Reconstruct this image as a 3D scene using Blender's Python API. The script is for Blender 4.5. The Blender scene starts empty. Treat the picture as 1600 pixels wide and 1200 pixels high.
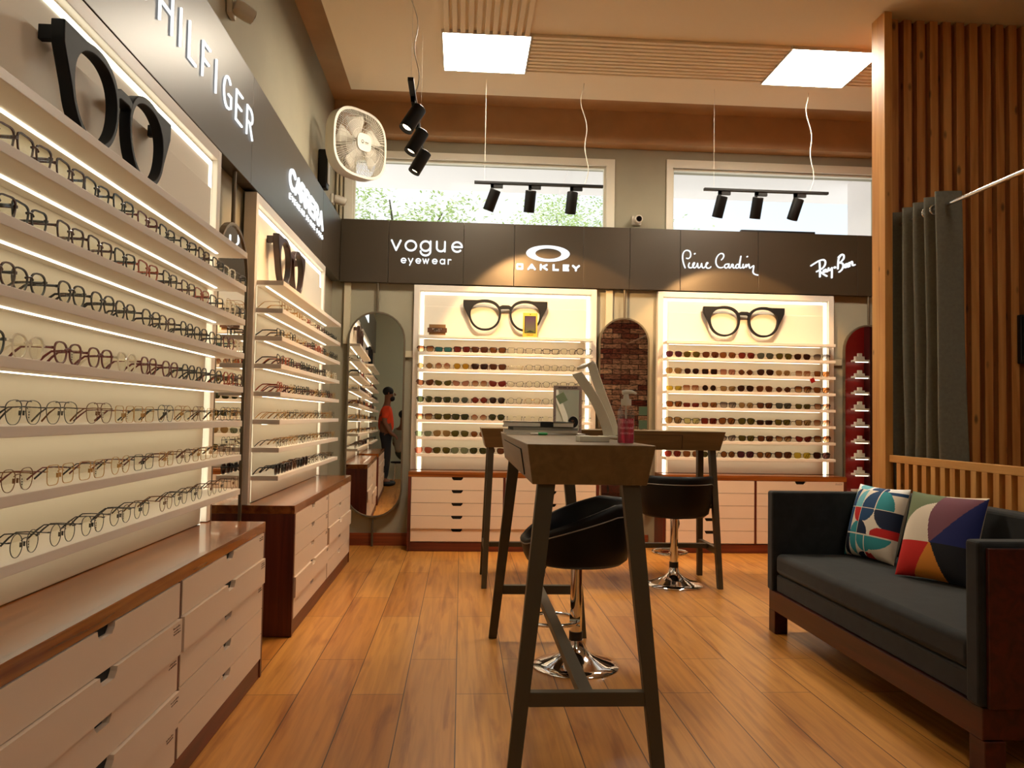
import bpy, math, random
from mathutils import Vector, Matrix

rnd = random.Random(11)
sc = bpy.context.scene
COL = sc.collection
PI = math.pi

# ------------------------------------------------------------------ camera
YAW, PITCH, ROLL, FPX = 0.06309, 0.04106, 0.0172, 1236.0
fwd = Vector((math.sin(YAW) * math.cos(PITCH), math.cos(YAW) * math.cos(PITCH), math.sin(PITCH)))
r0 = Vector((math.cos(YAW), -math.sin(YAW), 0))
u0 = r0.cross(fwd)
rt = math.cos(ROLL) * r0 + math.sin(ROLL) * u0
up = -math.sin(ROLL) * r0 + math.cos(ROLL) * u0
cd = bpy.data.cameras.new('camera')
cam = bpy.data.objects.new('camera', cd)
COL.objects.link(cam)
cam.matrix_world = Matrix(((rt.x, up.x, -fwd.x, 0), (rt.y, up.y, -fwd.y, 0), (rt.z, up.z, -fwd.z, 1.2), (0, 0, 0, 1)))
cd.sensor_fit = 'HORIZONTAL'
cd.sensor_width = 36
cd.lens = 36 * FPX / 1600
cd.clip_start = 0.05
cd.clip_end = 200
sc.camera = cam

# ------------------------------------------------------------------ view, world, sun
sc.view_settings.view_transform = 'Standard'
sc.view_settings.look = 'None'
sc.view_settings.gamma = 1
sc.view_settings.use_curve_mapping = False
sc.view_settings.exposure = 0.4
sc.cycles.use_denoising = True
sc.cycles.max_bounces = 10
sc.cycles.diffuse_bounces = 4
sc.cycles.glossy_bounces = 4
sc.cycles.transmission_bounces = 4
sc.cycles.transparent_max_bounces = 24
sc.cycles.sample_clamp_indirect = 6
sc.cycles.caustics_reflective = False
sc.cycles.caustics_refractive = False

PANEL_L = 44.0      # ceiling LED panels
STRIP_L = 4.6       # LED profiles under the shelves
EDGE_L = 2.6        # LED profiles round the lit recesses
SPOT_W = 90.0      # track spot lamps

w = bpy.data.worlds.new('sky')
sc.world = w
w.use_nodes = True
nt = w.node_tree
nt.nodes.clear()
wo = nt.nodes.new('ShaderNodeOutputWorld')
wb = nt.nodes.new('ShaderNodeBackground')
tc = nt.nodes.new('ShaderNodeTexCoord')
sp = nt.nodes.new('ShaderNodeSeparateXYZ')
rp = nt.nodes.new('ShaderNodeValToRGB')
mix = nt.nodes.new('ShaderNodeMix')
mix.data_type = 'RGBA'
rx = nt.nodes.new('ShaderNodeMapRange')
rx.inputs[1].default_value = -0.05
rx.inputs[2].default_value = 0.4
nt.links.new(tc.outputs['Generated'], sp.inputs[0])
nt.links.new(sp.outputs['Z'], rp.inputs[0])
nt.links.new(sp.outputs['X'], rx.inputs[0])
rp.color_ramp.elements[0].position = 0.12
rp.color_ramp.elements[0].color = (0.88, 0.95, 1, 1)
rp.color_ramp.elements[1].position = 0.6
rp.color_ramp.elements[1].color = (0.42, 0.66, 1, 1)
nt.links.new(rx.outputs[0], mix.inputs['Factor'])
mix.inputs['A'].default_value = (1, 1, 1, 1)
nt.links.new(rp.outputs[0], mix.inputs['B'])
nt.links.new(mix.outputs['Result'], wb.inputs['Color'])
wb.inputs['Strength'].default_value = 1.0
nt.links.new(wb.outputs[0], wo.inputs[0])

sd = bpy.data.lights.new('sun', 'SUN')
sd.energy = 6.0
sd.angle = 0.01
sd.color = (1, 0.95, 0.85)
so = bpy.data.objects.new('sun', sd)
COL.objects.link(so)
so.rotation_euler = (math.radians(38), 0, math.radians(-35))


# ------------------------------------------------------------------ helpers
def hexc(h):
    v = [int(h[i:i + 2], 16) / 255 for i in (0, 2, 4)]
    return tuple(c / 12.92 if c <= 0.04045 else ((c + 0.055) / 1.055) ** 2.4 for c in v)


class MB:
    """Collects geometry for one mesh."""

    def __init__(s):
        s.v, s.f, s.m, s.cur = [], [], [], 0

    def add(s, vs, fs):
        b = len(s.v)
        s.v += [tuple(p) for p in vs]
        s.f += [tuple(i + b for i in f) for f in fs]
        s.m += [s.cur] * len(fs)
        return s

    def box(s, x0, x1, y0, y1, z0, z1):
        vs = [(x, y, z) for z in (z0, z1) for y in (y0, y1) for x in (x0, x1)]
        return s.add(vs, [(0, 2, 3, 1), (4, 5, 7, 6), (0, 1, 5, 4), (2, 6, 7, 3), (0, 4, 6, 2), (1, 3, 7, 5)])

    def hexa(s, bot, top):
        """bot/top: four corners each, same winding (counter-clockwise from above)."""
        return s.add(list(bot) + list(top), [(3, 2, 1, 0), (4, 5, 6, 7), (0, 1, 5, 4), (1, 2, 6, 5), (2, 3, 7, 6), (3, 0, 4, 7)])

    def prism(s, pts, fn, d0, d1):
        """polygon pts (a,b) extruded from depth d0 to d1 through fn(a,b,d)."""
        n = len(pts)
        vs = [fn(a, b, d0) for a, b in pts] + [fn(a, b, d1) for a, b in pts]
        fs = [tuple(range(n - 1, -1, -1)), tuple(range(n, 2 * n))]
        fs += [(i, (i + 1) % n, n + (i + 1) % n, n + i) for i in range(n)]
        return s.add(vs, fs)

    def ringprism(s, outer, inner, fn, d0, d1):
        n = len(outer)
        vs = []
        for d in (d0, d1):
            vs += [fn(a, b, d) for a, b in outer] + [fn(a, b, d) for a, b in inner]
        fs = []
        for i in range(n):
            j = (i + 1) % n
            fs += [(i, n + i, n + j, j), (2 * n + i, 2 * n + j, 3 * n + j, 3 * n + i),
                   (i, j, 2 * n + j, 2 * n + i), (n + i, 3 * n + i, 3 * n + j, n + j)]
        return s.add(vs, fs)

    def tube(s, pts, r, n=8, closed=False, caps=True, squash=None):
        pts = [Vector(p) for p in pts]
        m = len(pts)
        rs = r if isinstance(r, (list, tuple)) else [r] * m
        ref = None
        rings = []
        for i, p in enumerate(pts):
            a = pts[(i - 1) % m] if (closed or i > 0) else p
            b = pts[(i + 1) % m] if (closed or i < m - 1) else p
            t = (b - a)
            if t.length < 1e-9:
                t = Vector((0, 0, 1))
            t.normalize()
            if ref is None:
                ref = Vector((0, 0, 1)) if abs(t.z) < 0.9 else Vector((1, 0, 0))
            e1 = (ref - t * ref.dot(t))
            if e1.length < 1e-6:
                e1 = t.orthogonal()
            e1.normalize()
            ref = e1
            e2 = t.cross(e1)
            k = squash or (1, 1)
            rings.append([p + rs[i] * (k[0] * math.cos(2 * PI * j / n + PI / n) * e1 + k[1] * math.sin(2 * PI * j / n + PI / n) * e2) for j in range(n)])
        vs = [q for ring in rings for q in ring]
        fs = []
        for i in range(m if closed else m - 1):
            i2 = (i + 1) % m
            for j in range(n):
                j2 = (j + 1) % n
                fs.append((i * n + j, i * n + j2, i2 * n + j2, i2 * n + j))
        if caps and not closed:
            fs.append(tuple(range(n - 1, -1, -1)))
            fs.append(tuple((m - 1) * n + j for j in range(n)))
        return s.add(vs, fs)

    def lathe(s, prof, n=32, c=(0, 0, 0), axis='z'):
        vs = []
        for r, z in prof:
            for j in range(n):
                a = 2 * PI * j / n
                p = (r * math.cos(a), r * math.sin(a), z)
                if axis == 'y':
                    p = (p[0], p[2], p[1])
                if axis == 'x':
                    p = (p[2], p[0], p[1])
                vs.append((c[0] + p[0], c[1] + p[1], c[2] + p[2]))
        fs = []
        for i in range(len(prof) - 1):
            for j in range(n):
                j2 = (j + 1) % n
                fs.append((i * n + j, i * n + j2, (i + 1) * n + j2, (i + 1) * n + j))
        if prof[0][0] > 1e-6:
            fs.append(tuple(range(n - 1, -1, -1)))
        if prof[-1][0] > 1e-6:
            fs.append(tuple((len(prof) - 1) * n + j for j in range(n)))
        return s.add(vs, fs)

    def mesh(s, name):
        me = bpy.data.meshes.new(name)
        me.from_pydata(s.v, [], s.f)
        if any(s.m):
            me.polygons.foreach_set('material_index', s.m)
        me.update()
        return me


def tag(o, label=None, cat=None, group=None, kind=None):
    for k, v in (('label', label), ('category', cat), ('group', group), ('kind', kind)):
        if v:
            o[k] = v
    return o


def empty(name, loc=(0, 0, 0), rz=0.0, label=None, cat=None, group=None):
    o = bpy.data.objects.new(name, None)
    o.empty_display_size = 0.1
    COL.objects.link(o)
    o.location = loc
    o.rotation_euler = (0, 0, rz)
    return tag(o, label, cat, group)


def obj(name, mb, mats, parent=None, smooth=None, bevel=0.0, seg=2, subsurf=0):
    me = mb if isinstance(mb, bpy.types.Mesh) else mb.mesh(name)
    if len(me.materials) == 0:
        for m in (mats if isinstance(mats, (list, tuple)) else [mats]):
            me.materials.append(m)
    if smooth is not None and smooth:
        me.polygons.foreach_set('use_smooth', [True] * len(me.polygons))
        if smooth != 'all':
            try:
                me.set_sharp_from_angle(angle=math.radians(smooth))
            except Exception:
                pass
    o = bpy.data.objects.new(name, me)
    COL.objects.link(o)
    if parent is not None:
        o.parent = parent
    if bevel:
        b = o.modifiers.new('bevel', 'BEVEL')
        b.width = bevel
        b.segments = seg
        b.limit_method = 'ANGLE'
        b.angle_limit = math.radians(40)
    if subsurf:
        b = o.modifiers.new('subsurf', 'SUBSURF')
        b.levels = subsurf
        b.render_levels = subsurf
    return o


def struct(name, mb, mats, parent=None, **k):
    return tag(obj(name, mb, mats, parent, **k), kind='structure' if parent is None else None)


# ------------------------------------------------------------------ materials
def mat(name, col, rough=0.5, metal=0.0, spec=0.5, coat=0.0, noise=None, bump=None, sheen=0.0):
    m = bpy.data.materials.new(name)
    m.use_nodes = True
    n = m.node_tree
    b = n.nodes['Principled BSDF']
    c = hexc(col) if isinstance(col, str) else col
    b.inputs['Base Color'].default_value = (*c, 1)
    b.inputs['Roughness'].default_value = rough
    b.inputs['Metallic'].default_value = metal
    b.inputs['Specular IOR Level'].default_value = spec
    b.inputs['Coat Weight'].default_value = coat
    b.inputs['Sheen Weight'].default_value = sheen
    if noise or bump:
        t = n.nodes.new('ShaderNodeTexCoord')
        mp = n.nodes.new('ShaderNodeMapping')
        n.links.new(t.outputs['Object'], mp.inputs[0])
        nz = n.nodes.new('ShaderNodeTexNoise')
        nz.inputs['Detail'].default_value = 5
        n.links.new(mp.outputs[0], nz.inputs['Vector'])
        spec_ = noise or bump
        mp.inputs['Scale'].default_value = spec_['scale']
        nz.inputs['Scale'].default_value = 1.0
        if noise:
            r = n.nodes.new('ShaderNodeValToRGB')
            a, k = noise['amt'], noise.get('mid', 0.5)
            r.color_ramp.elements[0].position = 0.3
            r.color_ramp.elements[1].position = 0.7
            r.color_ramp.elements[0].color = (*[max(0, x * (1 - a)) for x in c], 1)
            r.color_ramp.elements[1].color = (*[x * (1 + a) for x in c], 1)
            n.links.new(nz.outputs['Fac'], r.inputs[0])
            n.links.new(r.outputs[0], b.inputs['Base Color'])
        if bump:
            bp = n.nodes.new('ShaderNodeBump')
            bp.inputs['Strength'].default_value = bump['amt']
            bp.inputs['Distance'].default_value = 0.002
            n.links.new(nz.outputs['Fac'], bp.inputs['Height'])
            n.links.new(bp.outputs[0], b.inputs['Normal'])
    return m


def emis(name, col, strength):
    m = bpy.data.materials.new(name)
    m.use_nodes = True
    n = m.node_tree
    n.nodes.clear()
    o = n.nodes.new('ShaderNodeOutputMaterial')
    e = n.nodes.new('ShaderNodeEmission')
    e.inputs[0].default_value = (*col, 1)
    e.inputs[1].default_value = strength
    n.links.new(e.outputs[0], o.inputs[0])
    return m


def clear(name, col, gloss=0.07, grad=None):
    """thin tinted pane: what is behind shows through the tint; grad = (lower tint) for a graduated sun lens."""
    m = bpy.data.materials.new(name)
    m.use_nodes = True
    n = m.node_tree
    n.nodes.clear()
    o = n.nodes.new('ShaderNodeOutputMaterial')
    t = n.nodes.new('ShaderNodeBsdfTransparent')
    t.inputs[0].default_value = (*col, 1)
    g = n.nodes.new('ShaderNodeBsdfGlossy')
    g.inputs['Roughness'].default_value = 0.03
    x = n.nodes.new('ShaderNodeMixShader')
    x.inputs[0].default_value = gloss
    n.links.new(t.outputs[0], x.inputs[1])
    n.links.new(g.outputs[0], x.inputs[2])
    n.links.new(x.outputs[0], o.inputs[0])
    if grad:
        tc_ = n.nodes.new('ShaderNodeTexCoord')
        s_ = n.nodes.new('ShaderNodeSeparateXYZ')
        mr = n.nodes.new('ShaderNodeMapRange')
        mr.inputs[1].default_value = 0.006
        mr.inputs[2].default_value = 0.042
        mx = n.nodes.new('ShaderNodeMix')
        mx.data_type = 'RGBA'
        mx.inputs['A'].default_value = (*grad, 1)
        mx.inputs['B'].default_value = (*col, 1)
        n.links.new(tc_.outputs['Object'], s_.inputs[0])
        n.links.new(s_.outputs['Z'], mr.inputs[0])
        n.links.new(mr.outputs[0], mx.inputs['Factor'])
        n.links.new(mx.outputs['Result'], t.inputs[0])
    return m


def wood(name, dark, light, axis=2, scale=1.0, rough=0.45, knots=0.0, coat=0.0, spread=(0.3, 0.7)):
    """procedural wood grain running along the given object axis."""
    m = bpy.data.materials.new(name)
    m.use_nodes = True
    n = m.node_tree
    b = n.nodes['Principled BSDF']
    b.inputs['Roughness'].default_value = rough
    b.inputs['Coat Weight'].default_value = coat
    t = n.nodes.new('ShaderNodeTexCoord')
    mp = n.nodes.new('ShaderNodeMapping')
    s = [22 * scale] * 3
    s[axis] = 1.3 * scale
    mp.inputs['Scale'].default_value = s
    n.links.new(t.outputs['Object'], mp.inputs[0])
    nz = n.nodes.new('ShaderNodeTexNoise')
    nz.inputs['Scale'].default_value = 1
    nz.inputs['Detail'].default_value = 6
    nz.inputs['Distortion'].default_value = 0.8
    n.links.new(mp.outputs[0], nz.inputs['Vector'])
    r = n.nodes.new('ShaderNodeValToRGB')
    r.color_ramp.elements[0].position = spread[0]
    r.color_ramp.elements[1].position = spread[1]
    r.color_ramp.elements[0].color = (*hexc(dark), 1)
    r.color_ramp.elements[1].color = (*hexc(light), 1)
    n.links.new(nz.outputs['Fac'], r.inputs[0])
    out = r.outputs[0]
    if knots:
        mp2 = n.nodes.new('ShaderNodeMapping')
        s2 = [9.0] * 3
        s2[axis] = 4.0
        mp2.inputs['Scale'].default_value = s2
        n.links.new(t.outputs['Object'], mp2.inputs[0])
        vz = n.nodes.new('ShaderNodeTexVoronoi')
        vz.inputs['Scale'].default_value = 1
        n.links.new(mp2.outputs[0], vz.inputs['Vector'])
        kr = n.nodes.new('ShaderNodeValToRGB')
        kr.color_ramp.elements[0].position = knots * 0.45
        kr.color_ramp.elements[0].color = (0.3, 0.3, 0.3, 1)
        kr.color_ramp.elements[1].position = knots
        kr.color_ramp.elements[1].color = (1, 1, 1, 1)
        n.links.new(vz.outputs['Distance'], kr.inputs[0])
        mx = n.nodes.new('ShaderNodeMix')
        mx.data_type = 'RGBA'
        mx.blend_type = 'MULTIPLY'
        mx.inputs['Factor'].default_value = 1
        n.links.new(out, mx.inputs['A'])
        n.links.new(kr.outputs[0], mx.inputs['B'])
        out = mx.outputs['Result']
    n.links.new(out, b.inputs['Base Color'])
    return m


def brickmat(name, c1, c2, mortar, bw, rh, vec, msize, offset=0.5, grain=None, rough=0.5, bump=0.0, blotch=0.0, coat=0.0):
    m = bpy.data.materials.new(name)
    m.use_nodes = True
    n = m.node_tree
    b = n.nodes['Principled BSDF']
    b.inputs['Roughness'].default_value = rough
    b.inputs['Coat Weight'].default_value = coat
    b.inputs['Coat Roughness'].default_value = 0.12
    t = n.nodes.new('ShaderNodeTexCoord')
    s = n.nodes.new('ShaderNodeSeparateXYZ')
    c = n.nodes.new('ShaderNodeCombineXYZ')
    n.links.new(t.outputs['Object'], s.inputs[0])
    n.links.new(s.outputs[vec[0]], c.inputs[0])
    n.links.new(s.outputs[vec[1]], c.inputs[1])
    bt = n.nodes.new('ShaderNodeTexBrick')
    bt.offset = offset
    bt.inputs['Color1'].default_value = (*hexc(c1), 1)
    bt.inputs['Color2'].default_value = (*hexc(c2), 1)
    bt.inputs['Mortar'].default_value = (*hexc(mortar), 1)
    bt.inputs['Scale'].default_value = 1
    bt.inputs['Mortar Size'].default_value = msize
    bt.inputs['Mortar Smooth'].default_value = 0.1
    bt.inputs['Brick Width'].default_value = bw
    bt.inputs['Row Height'].default_value = rh
    n.links.new(c.outputs[0], bt.inputs['Vector'])
    out = bt.outputs['Color']

    def mul(out, sc_, lo, hi, p0, p1, det=6, dist=0.6):
        mp = n.nodes.new('ShaderNodeMapping')
        mp.inputs['Scale'].default_value = (*sc_, 1)
        n.links.new(c.outputs[0], mp.inputs[0])
        nz = n.nodes.new('ShaderNodeTexNoise')
        nz.inputs['Scale'].default_value = 1
        nz.inputs['Detail'].default_value = det
        nz.inputs['Distortion'].default_value = dist
        n.links.new(mp.outputs[0], nz.inputs['Vector'])
        r = n.nodes.new('ShaderNodeValToRGB')
        r.color_ramp.elements[0].position = p0
        r.color_ramp.elements[1].position = p1
        r.color_ramp.elements[0].color = (*lo, 1)
        r.color_ramp.elements[1].color = (*hi, 1)
        n.links.new(nz.outputs['Fac'], r.inputs[0])
        mx = n.nodes.new('ShaderNodeMix')
        mx.data_type = 'RGBA'
        mx.blend_type = 'MULTIPLY'
        mx.inputs['Factor'].default_value = 1
        n.links.new(out, mx.inputs['A'])
        n.links.new(r.outputs[0], mx.inputs['B'])
        return mx.outputs['Result']

    if grain:
        out = mul(out, grain, (0.80, 0.74, 0.68), (1.08, 1.08, 1.08), 0.32, 0.6)
        out = mul(out, (grain[0] * 0.9, grain[1] * 0.42), (0.66, 0.54, 0.44), (1, 1, 1), 0.32, 0.46, 4, 0.5)
    if blotch:
        out = mul(out, (14, 30), (1 - blotch,) * 3, (1 + blotch,) * 3, 0.35, 0.62)
    n.links.new(out, b.inputs['Base Color'])
    if bump:
        bp = n.nodes.new('ShaderNodeBump')
        bp.inputs['Strength'].default_value = bump
        bp.inputs['Distance'].default_value = 0.004
        bp.invert = True
        n.links.new(bt.outputs['Fac'], bp.inputs['Height'])
        n.links.new(bp.outputs[0], b.inputs['Normal'])
    return m


M = {}
M['paint'] = mat('wall_paint', 'a39c86', 0.8, noise=dict(scale=(3, 3, 3), amt=0.04))
M['paint_pale'] = mat('pale_paint', 'c3cbb6', 0.85)
M['ceiling'] = mat('ceiling_paint', 'f2e2c4', 0.85)
M['ceiling2'] = mat('concrete_paint', 'bc966a', 0.85, noise=dict(scale=(4, 4, 4), amt=0.08))
M['beam'] = mat('beam_paint', 'c6a27a', 0.85, noise=dict(scale=(4, 4, 4), amt=0.08))
M['floor'] = brickmat('oak_planks', 'cc9046', 'b87832', '4a2409', 1.32, 0.2245, ('Y', 'X'), 0.0022, 0.37, grain=(1.6, 34), rough=0.36, bump=0.3, coat=0.15)
M['fascia'] = mat('bronze_laminate', '463b2c', 0.38, metal=0.2, noise=dict(scale=(1.2, 1.2, 1.2), amt=0.08))
M['white'] = mat('cream_laminate', 'e6dbcd', 0.42)
M['drawer'] = mat('drawer_laminate', 'dcc6b0', 0.45)
M['panel'] = mat('lit_panel', 'ece2d0', 0.6)
M['walnut'] = wood('mahogany', '3a1008', '6a2b16', 2, 1, 0.4)
M['walnut_h'] = wood('mahogany_band', '40130a', '6e2e18', 0, 1, 0.4)
M['top'] = wood('worktop_wood', '5e2a0e', 'a4622a', 0, 0.8, 0.22, coat=0.25)
M['skirt'] = wood('skirting_wood', '6a2a12', '9a4a22', 0, 1, 0.4)
M['pine'] = wood('pine_slats', 'b06a2c', 'd79a55', 2, 0.9, 0.5, knots=0.16)
M['pine_back'] = wood('pine_backing', '7c3d16', 'a2592a', 2, 0.9, 0.55, knots=0.14)
M['pine_rail'] = wood('pine_rail', 'c2853e', 'dca75e', 1, 0.9, 0.5)
M['pine_post'] = wood('pine_post', 'bd7c38', 'dba258', 2, 0.9, 0.5, knots=0.1)
M['black'] = mat('black_plastic', '0c0c0d', 0.45)
M['blackmetal'] = mat('black_lamp_metal', '101010', 0.5, metal=0.2)
M['whiteplastic'] = mat('white_plastic', 'd9d2c2', 0.4)
M['trunk'] = mat('duct_plastic', 'cfc3a4', 0.5)
M['steel'] = mat('steel', (0.75, 0.75, 0.75), 0.12, metal=1.0)
M['chrome'] = mat('chrome', (0.85, 0.85, 0.87), 0.06, metal=1.0)
M['mirror'] = mat('mirror_silver', (0.9, 0.91, 0.89), 0.0, metal=1.0)
M['mirrorframe'] = mat('mirror_frame_metal', '6e624f', 0.4, metal=0.4)
M['red'] = mat('red_lacquer', '8c1512', 0.35)
M['winframe'] = mat('window_frame_paint', 'ece6d2', 0.5)
M['glass'] = clear('window_glass', (0.97, 0.99, 1.0), 0.001)
M['exterior'] = mat('white_render', 'f2ecec', 0.9)
M['led'] = emis('led_white', (1.0, 0.90, 0.64), STRIP_L)
M['led_edge'] = emis('led_edge', (1.0, 0.95, 0.74), EDGE_L)
M['led_panel'] = emis('led_panel', (1.0, 0.89, 0.71), PANEL_L)
M['added_fill_panel'] = emis('added_fill_panel', (1.0, 0.92, 0.80), PANEL_L * 0.34)  # glow for the two unseen panels added as fill
M['sign'] = emis('sign_letters', (0.93, 0.98, 1.0), 1.05)
M['bulb'] = emis('lamp_bulb', (1.0, 0.80, 0.52), 9.0)
M['tabletop'] = wood('table_wood', '64502f', '785f3c', 1, 1.2, 0.42)
M['tabledark'] = wood('table_wood_end', '54412a', '6e5638', 0, 1.2, 0.42)
M['leg'] = mat('bronze_paint', '4d4534', 0.5, metal=0.25)
M['leather'] = mat('black_leather', '060505', 0.5, spec=0.25)
M['piping'] = mat('grey_piping', '8e8a80', 0.6)
M['sofa'] = mat('charcoal_velvet', '131616', 0.9, noise=dict(scale=(16, 16, 16), amt=0.5), sheen=0.1)
M['sofawood'] = wood('sofa_wood', '2c0a05', '4d160a', 1, 1, 0.4)
M['curtain'] = mat('grey_curtain', '6d6a5c', 0.9, noise=dict(scale=(60, 60, 60), amt=0.1))
M['paper'] = mat('paper', 'e8e2d6', 0.7)
M['acrylic'] = mat('milky_board', 'd8d2c0', 0.35)
M['ink'] = mat('ink', '1a1614', 0.7)
M['pencil'] = mat('pencil_marks', '5a4636', 0.8)
M['tagcard'] = mat('tag_card', 'f0eadc', 0.7)
M['skin'] = mat('skin', '7a4a30', 0.6)
M['hair'] = mat('hair', '0d0a09', 0.7)
M['orange'] = mat('orange_cotton', 'e2471f', 0.85)
M['greyshirt'] = mat('grey_cotton', 'a39c86', 0.85)
M['denim'] = mat('dark_trousers', '1b1c22', 0.85)
M['khaki'] = mat('olive_trousers', '4b5140', 0.85)
M['shoe'] = mat('dark_shoes', '17110d', 0.5)
M['brick'] = brickmat('old_brick', '6e2414', 'cfa078', '1c100a', 0.36, 0.105, ('X', 'Z'), 0.007, 0.5, rough=0.85, bump=0.6, blotch=0.6)
M['inner_shade'] = mat('painted_inner_shade', '14100d', 0.9)  # near-black colour standing in for shade inside pulls and gaps

# ------------------------------------------------------------------ room shell
XL, YB = -1.215, 7.36            # left and back wall faces
CZ, TZ = 3.86, 4.065             # hung ceiling, slab above

m = MB()
m.box(XL, 5.9, -1.4, YB, -0.1, 0)
struct('floor', m, M['floor'])
m = MB()
m.box(XL - 0.2, XL, -1.6, YB + 0.2, 0, TZ + 0.2)
struct('wall_left', m, M['paint'])
m = MB()
# back wall with the two high openings
W1 = (-1.06, 1.34, 2.94, 3.60)
W2 = (1.955, 4.03, 2.94, 3.61)
m.box(XL, 5.9, YB, YB + 0.2, 0, W1[2])
m.box(XL, 5.9, YB, YB + 0.2, W1[3], TZ + 0.2)
m.box(XL, W1[0], YB, YB + 0.2, W1[2], W1[3])
m.box(W1[1], W2[0], YB, YB + 0.2, W1[2], W1[3])
m.box(W2[1], 5.9, YB, YB + 0.2, W1[2], W1[3])
struct('wall_back', m, M['paint'])
m = MB()
m.box(5.9, 6.1, -1.6, YB + 0.2, 0, TZ + 0.2)
struct('wall_right', m, M['paint'])
m = MB()
m.box(XL, 1.9, -1.6, -1.4, 0, TZ + 0.2)
m.cur = 1
m.box(1.9, 5.9, -1.6, -1.4, 0, TZ + 0.2)
struct('wall_rear', m, [M['paint_pale'], M['brick']])
m = MB()
m.box(XL, 5.9, -1.4, YB, TZ, TZ + 0.2)
struct('ceiling', m, M['ceiling2'])
m = MB()
m.box(-0.955, 5.88, -1.38, 6.46, CZ, CZ + 0.055)
struct('trim_1', m, M['ceiling'])          # hung ceiling slab
m = MB()
m.box(XL + 0.002, 3.9, 7.2, YB - 0.001, 3.765, TZ - 0.001)
struct('trim_2', m, M['beam'])             # beam over the windows
# grooved strips in the hung ceiling
m = MB()
for i in range(11):
    x = -0.17 + i * 0.0555
    m.box(x, x + 0.036, -1.3, 5.37, CZ - 0.022, CZ - 0.0005)
struct('trim_3', m, M['ceiling'], bevel=0.004)
m = MB()
for i in range(11):
    y = 5.375 + i * 0.0555
    for a, b in ((0.445, 2.285), (2.96, 5.8)):
        m.box(a, b, y, y + 0.036, CZ - 0.022, CZ - 0.0005)
struct('trim_4', m, M['ceiling'], bevel=0.004)

PANELS = [(-0.19, 0.44, 5.365, 5.98), (2.29, 2.95, 5.365, 5.98)]
PL = ['square white ceiling panel light above the left hanging track, at the end of the grooves',
      'square white ceiling panel light above the right hanging track, between the grooves']
for (a, b, c, d), lb in zip(PANELS, PL):
    t = empty('ceiling_panel_light', ((a + b) / 2, (c + d) / 2, CZ), 0, lb, 'light', 'ceiling panel lights')
    hx, hy = (b - a) / 2, (d - c) / 2
    m = MB()
    m.ringprism([(-hx, -hy), (hx, -hy), (hx, hy), (-hx, hy)], [(-hx + .01, -hy + .01), (hx - .01, -hy + .01), (hx - .01, hy - .01), (-hx + .01, hy - .01)],
                lambda p, q, e: (p, q, e), -0.024, 0)
    obj('frame', m, M['whiteplastic'], t)
    m = MB()
    m.box(-hx + .01, hx - .01, -hy + .01, hy - .01, -0.022, -0.004)
    obj('diffuser', m, M['led_panel'], t)
# unseen panel added behind the camera as fill for the rear walls
t = empty('ceiling_panel_light', (1.3, -.80, CZ), 0, 'added square white fill panel on the ceiling behind the camera, by the pale wall', 'light', 'ceiling panel lights')
m = MB()
m.box(-.305, .305, -.305, .305, -0.018, 0)
obj('frame', m, M['whiteplastic'], t)
m = MB()
m.box(-.295, .295, -.295, .295, -0.021, -0.0185)
obj('diffuser', m, M['added_fill_panel'], t)

t = empty('ceiling_panel_light', (2.62, 2.0, CZ), 0, 'added square white fill panel on the ceiling above the sofa, out of view', 'light', 'ceiling panel lights')  # unseen panel added to brighten the pine wall
m = MB()
m.box(-.305, .305, -.305, .305, -0.018, 0)
obj('frame', m, M['whiteplastic'], t)
m = MB()
m.box(-.295, .295, -.295, .295, -0.021, -0.0185)
obj('diffuser', m, M['added_fill_panel'], t)

# baseboards
for i, (a, b) in enumerate(((XL, -0.457), (1.24, 1.765), (3.53, 5.88))):
    m = MB()
    m.box(a + 0.002, b - 0.002, YB - 0.014, YB - 0.0005, 0, 0.115)
    struct('baseboard_back' if i == 0 else 'baseboard_back.%03d' % i, m, M['skirt'])


# windows
def window(name, g, o):
    m = MB()
    fn = lambda a, b, d: (a, YB - d, b)
    m.ringprism([(o[0], 2.96), (o[1], 2.96), (o[1], o[2]), (o[0], o[2])], [(g[0] + .012, 3.0), (g[1] - .012, 3.0), (g[1] - .012, g[3] - .012), (g[0] + .012, g[3] - .012)], fn, 0.001, 0.022)
    fr = struct(name, m, M['winframe'], bevel=0.003)
    m = MB()
    m.ringprism([(g[0] + .001, 2.945), (g[1] - .001, 2.945), (g[1] - .001, g[3] - .001), (g[0] + .001, g[3] - .001)],
                [(g[0] + .03, 2.98), (g[1] - .03, 2.98), (g[1] - .03, g[3] - .03), (g[0] + .03, g[3] - .03)], lambda a, b, d: (a, YB + d, b), 0.02, 0.07)
    obj('window_frame', m, M['winframe'], fr)
    m = MB()
    m.box(g[0] + .03, g[1] - .03, YB + 0.043, YB + 0.047, 2.98, g[3] - .03)
    obj('pane', m, M['glass'], fr)


window('window_1', W1, (-1.125, 1.408, 3.655))
window('window_2', W2, (1.905, 4.09, 3.675))

# outside: canopy soffit, pier
m = MB()
m.box(-4, 6.6, YB + 0.2, 9.3, 3.86, 4.0)
m.box(1.1, 1.13, YB + 0.2, 9.3, 3.845, 3.86)
struct('exterior_canopy', m, M['exterior'])
m = MB()
m.box(4.26, 4.9, YB + 0.3, 8.5, 0, 3.86)
struct('exterior_pillar', m, M['exterior'])

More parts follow.
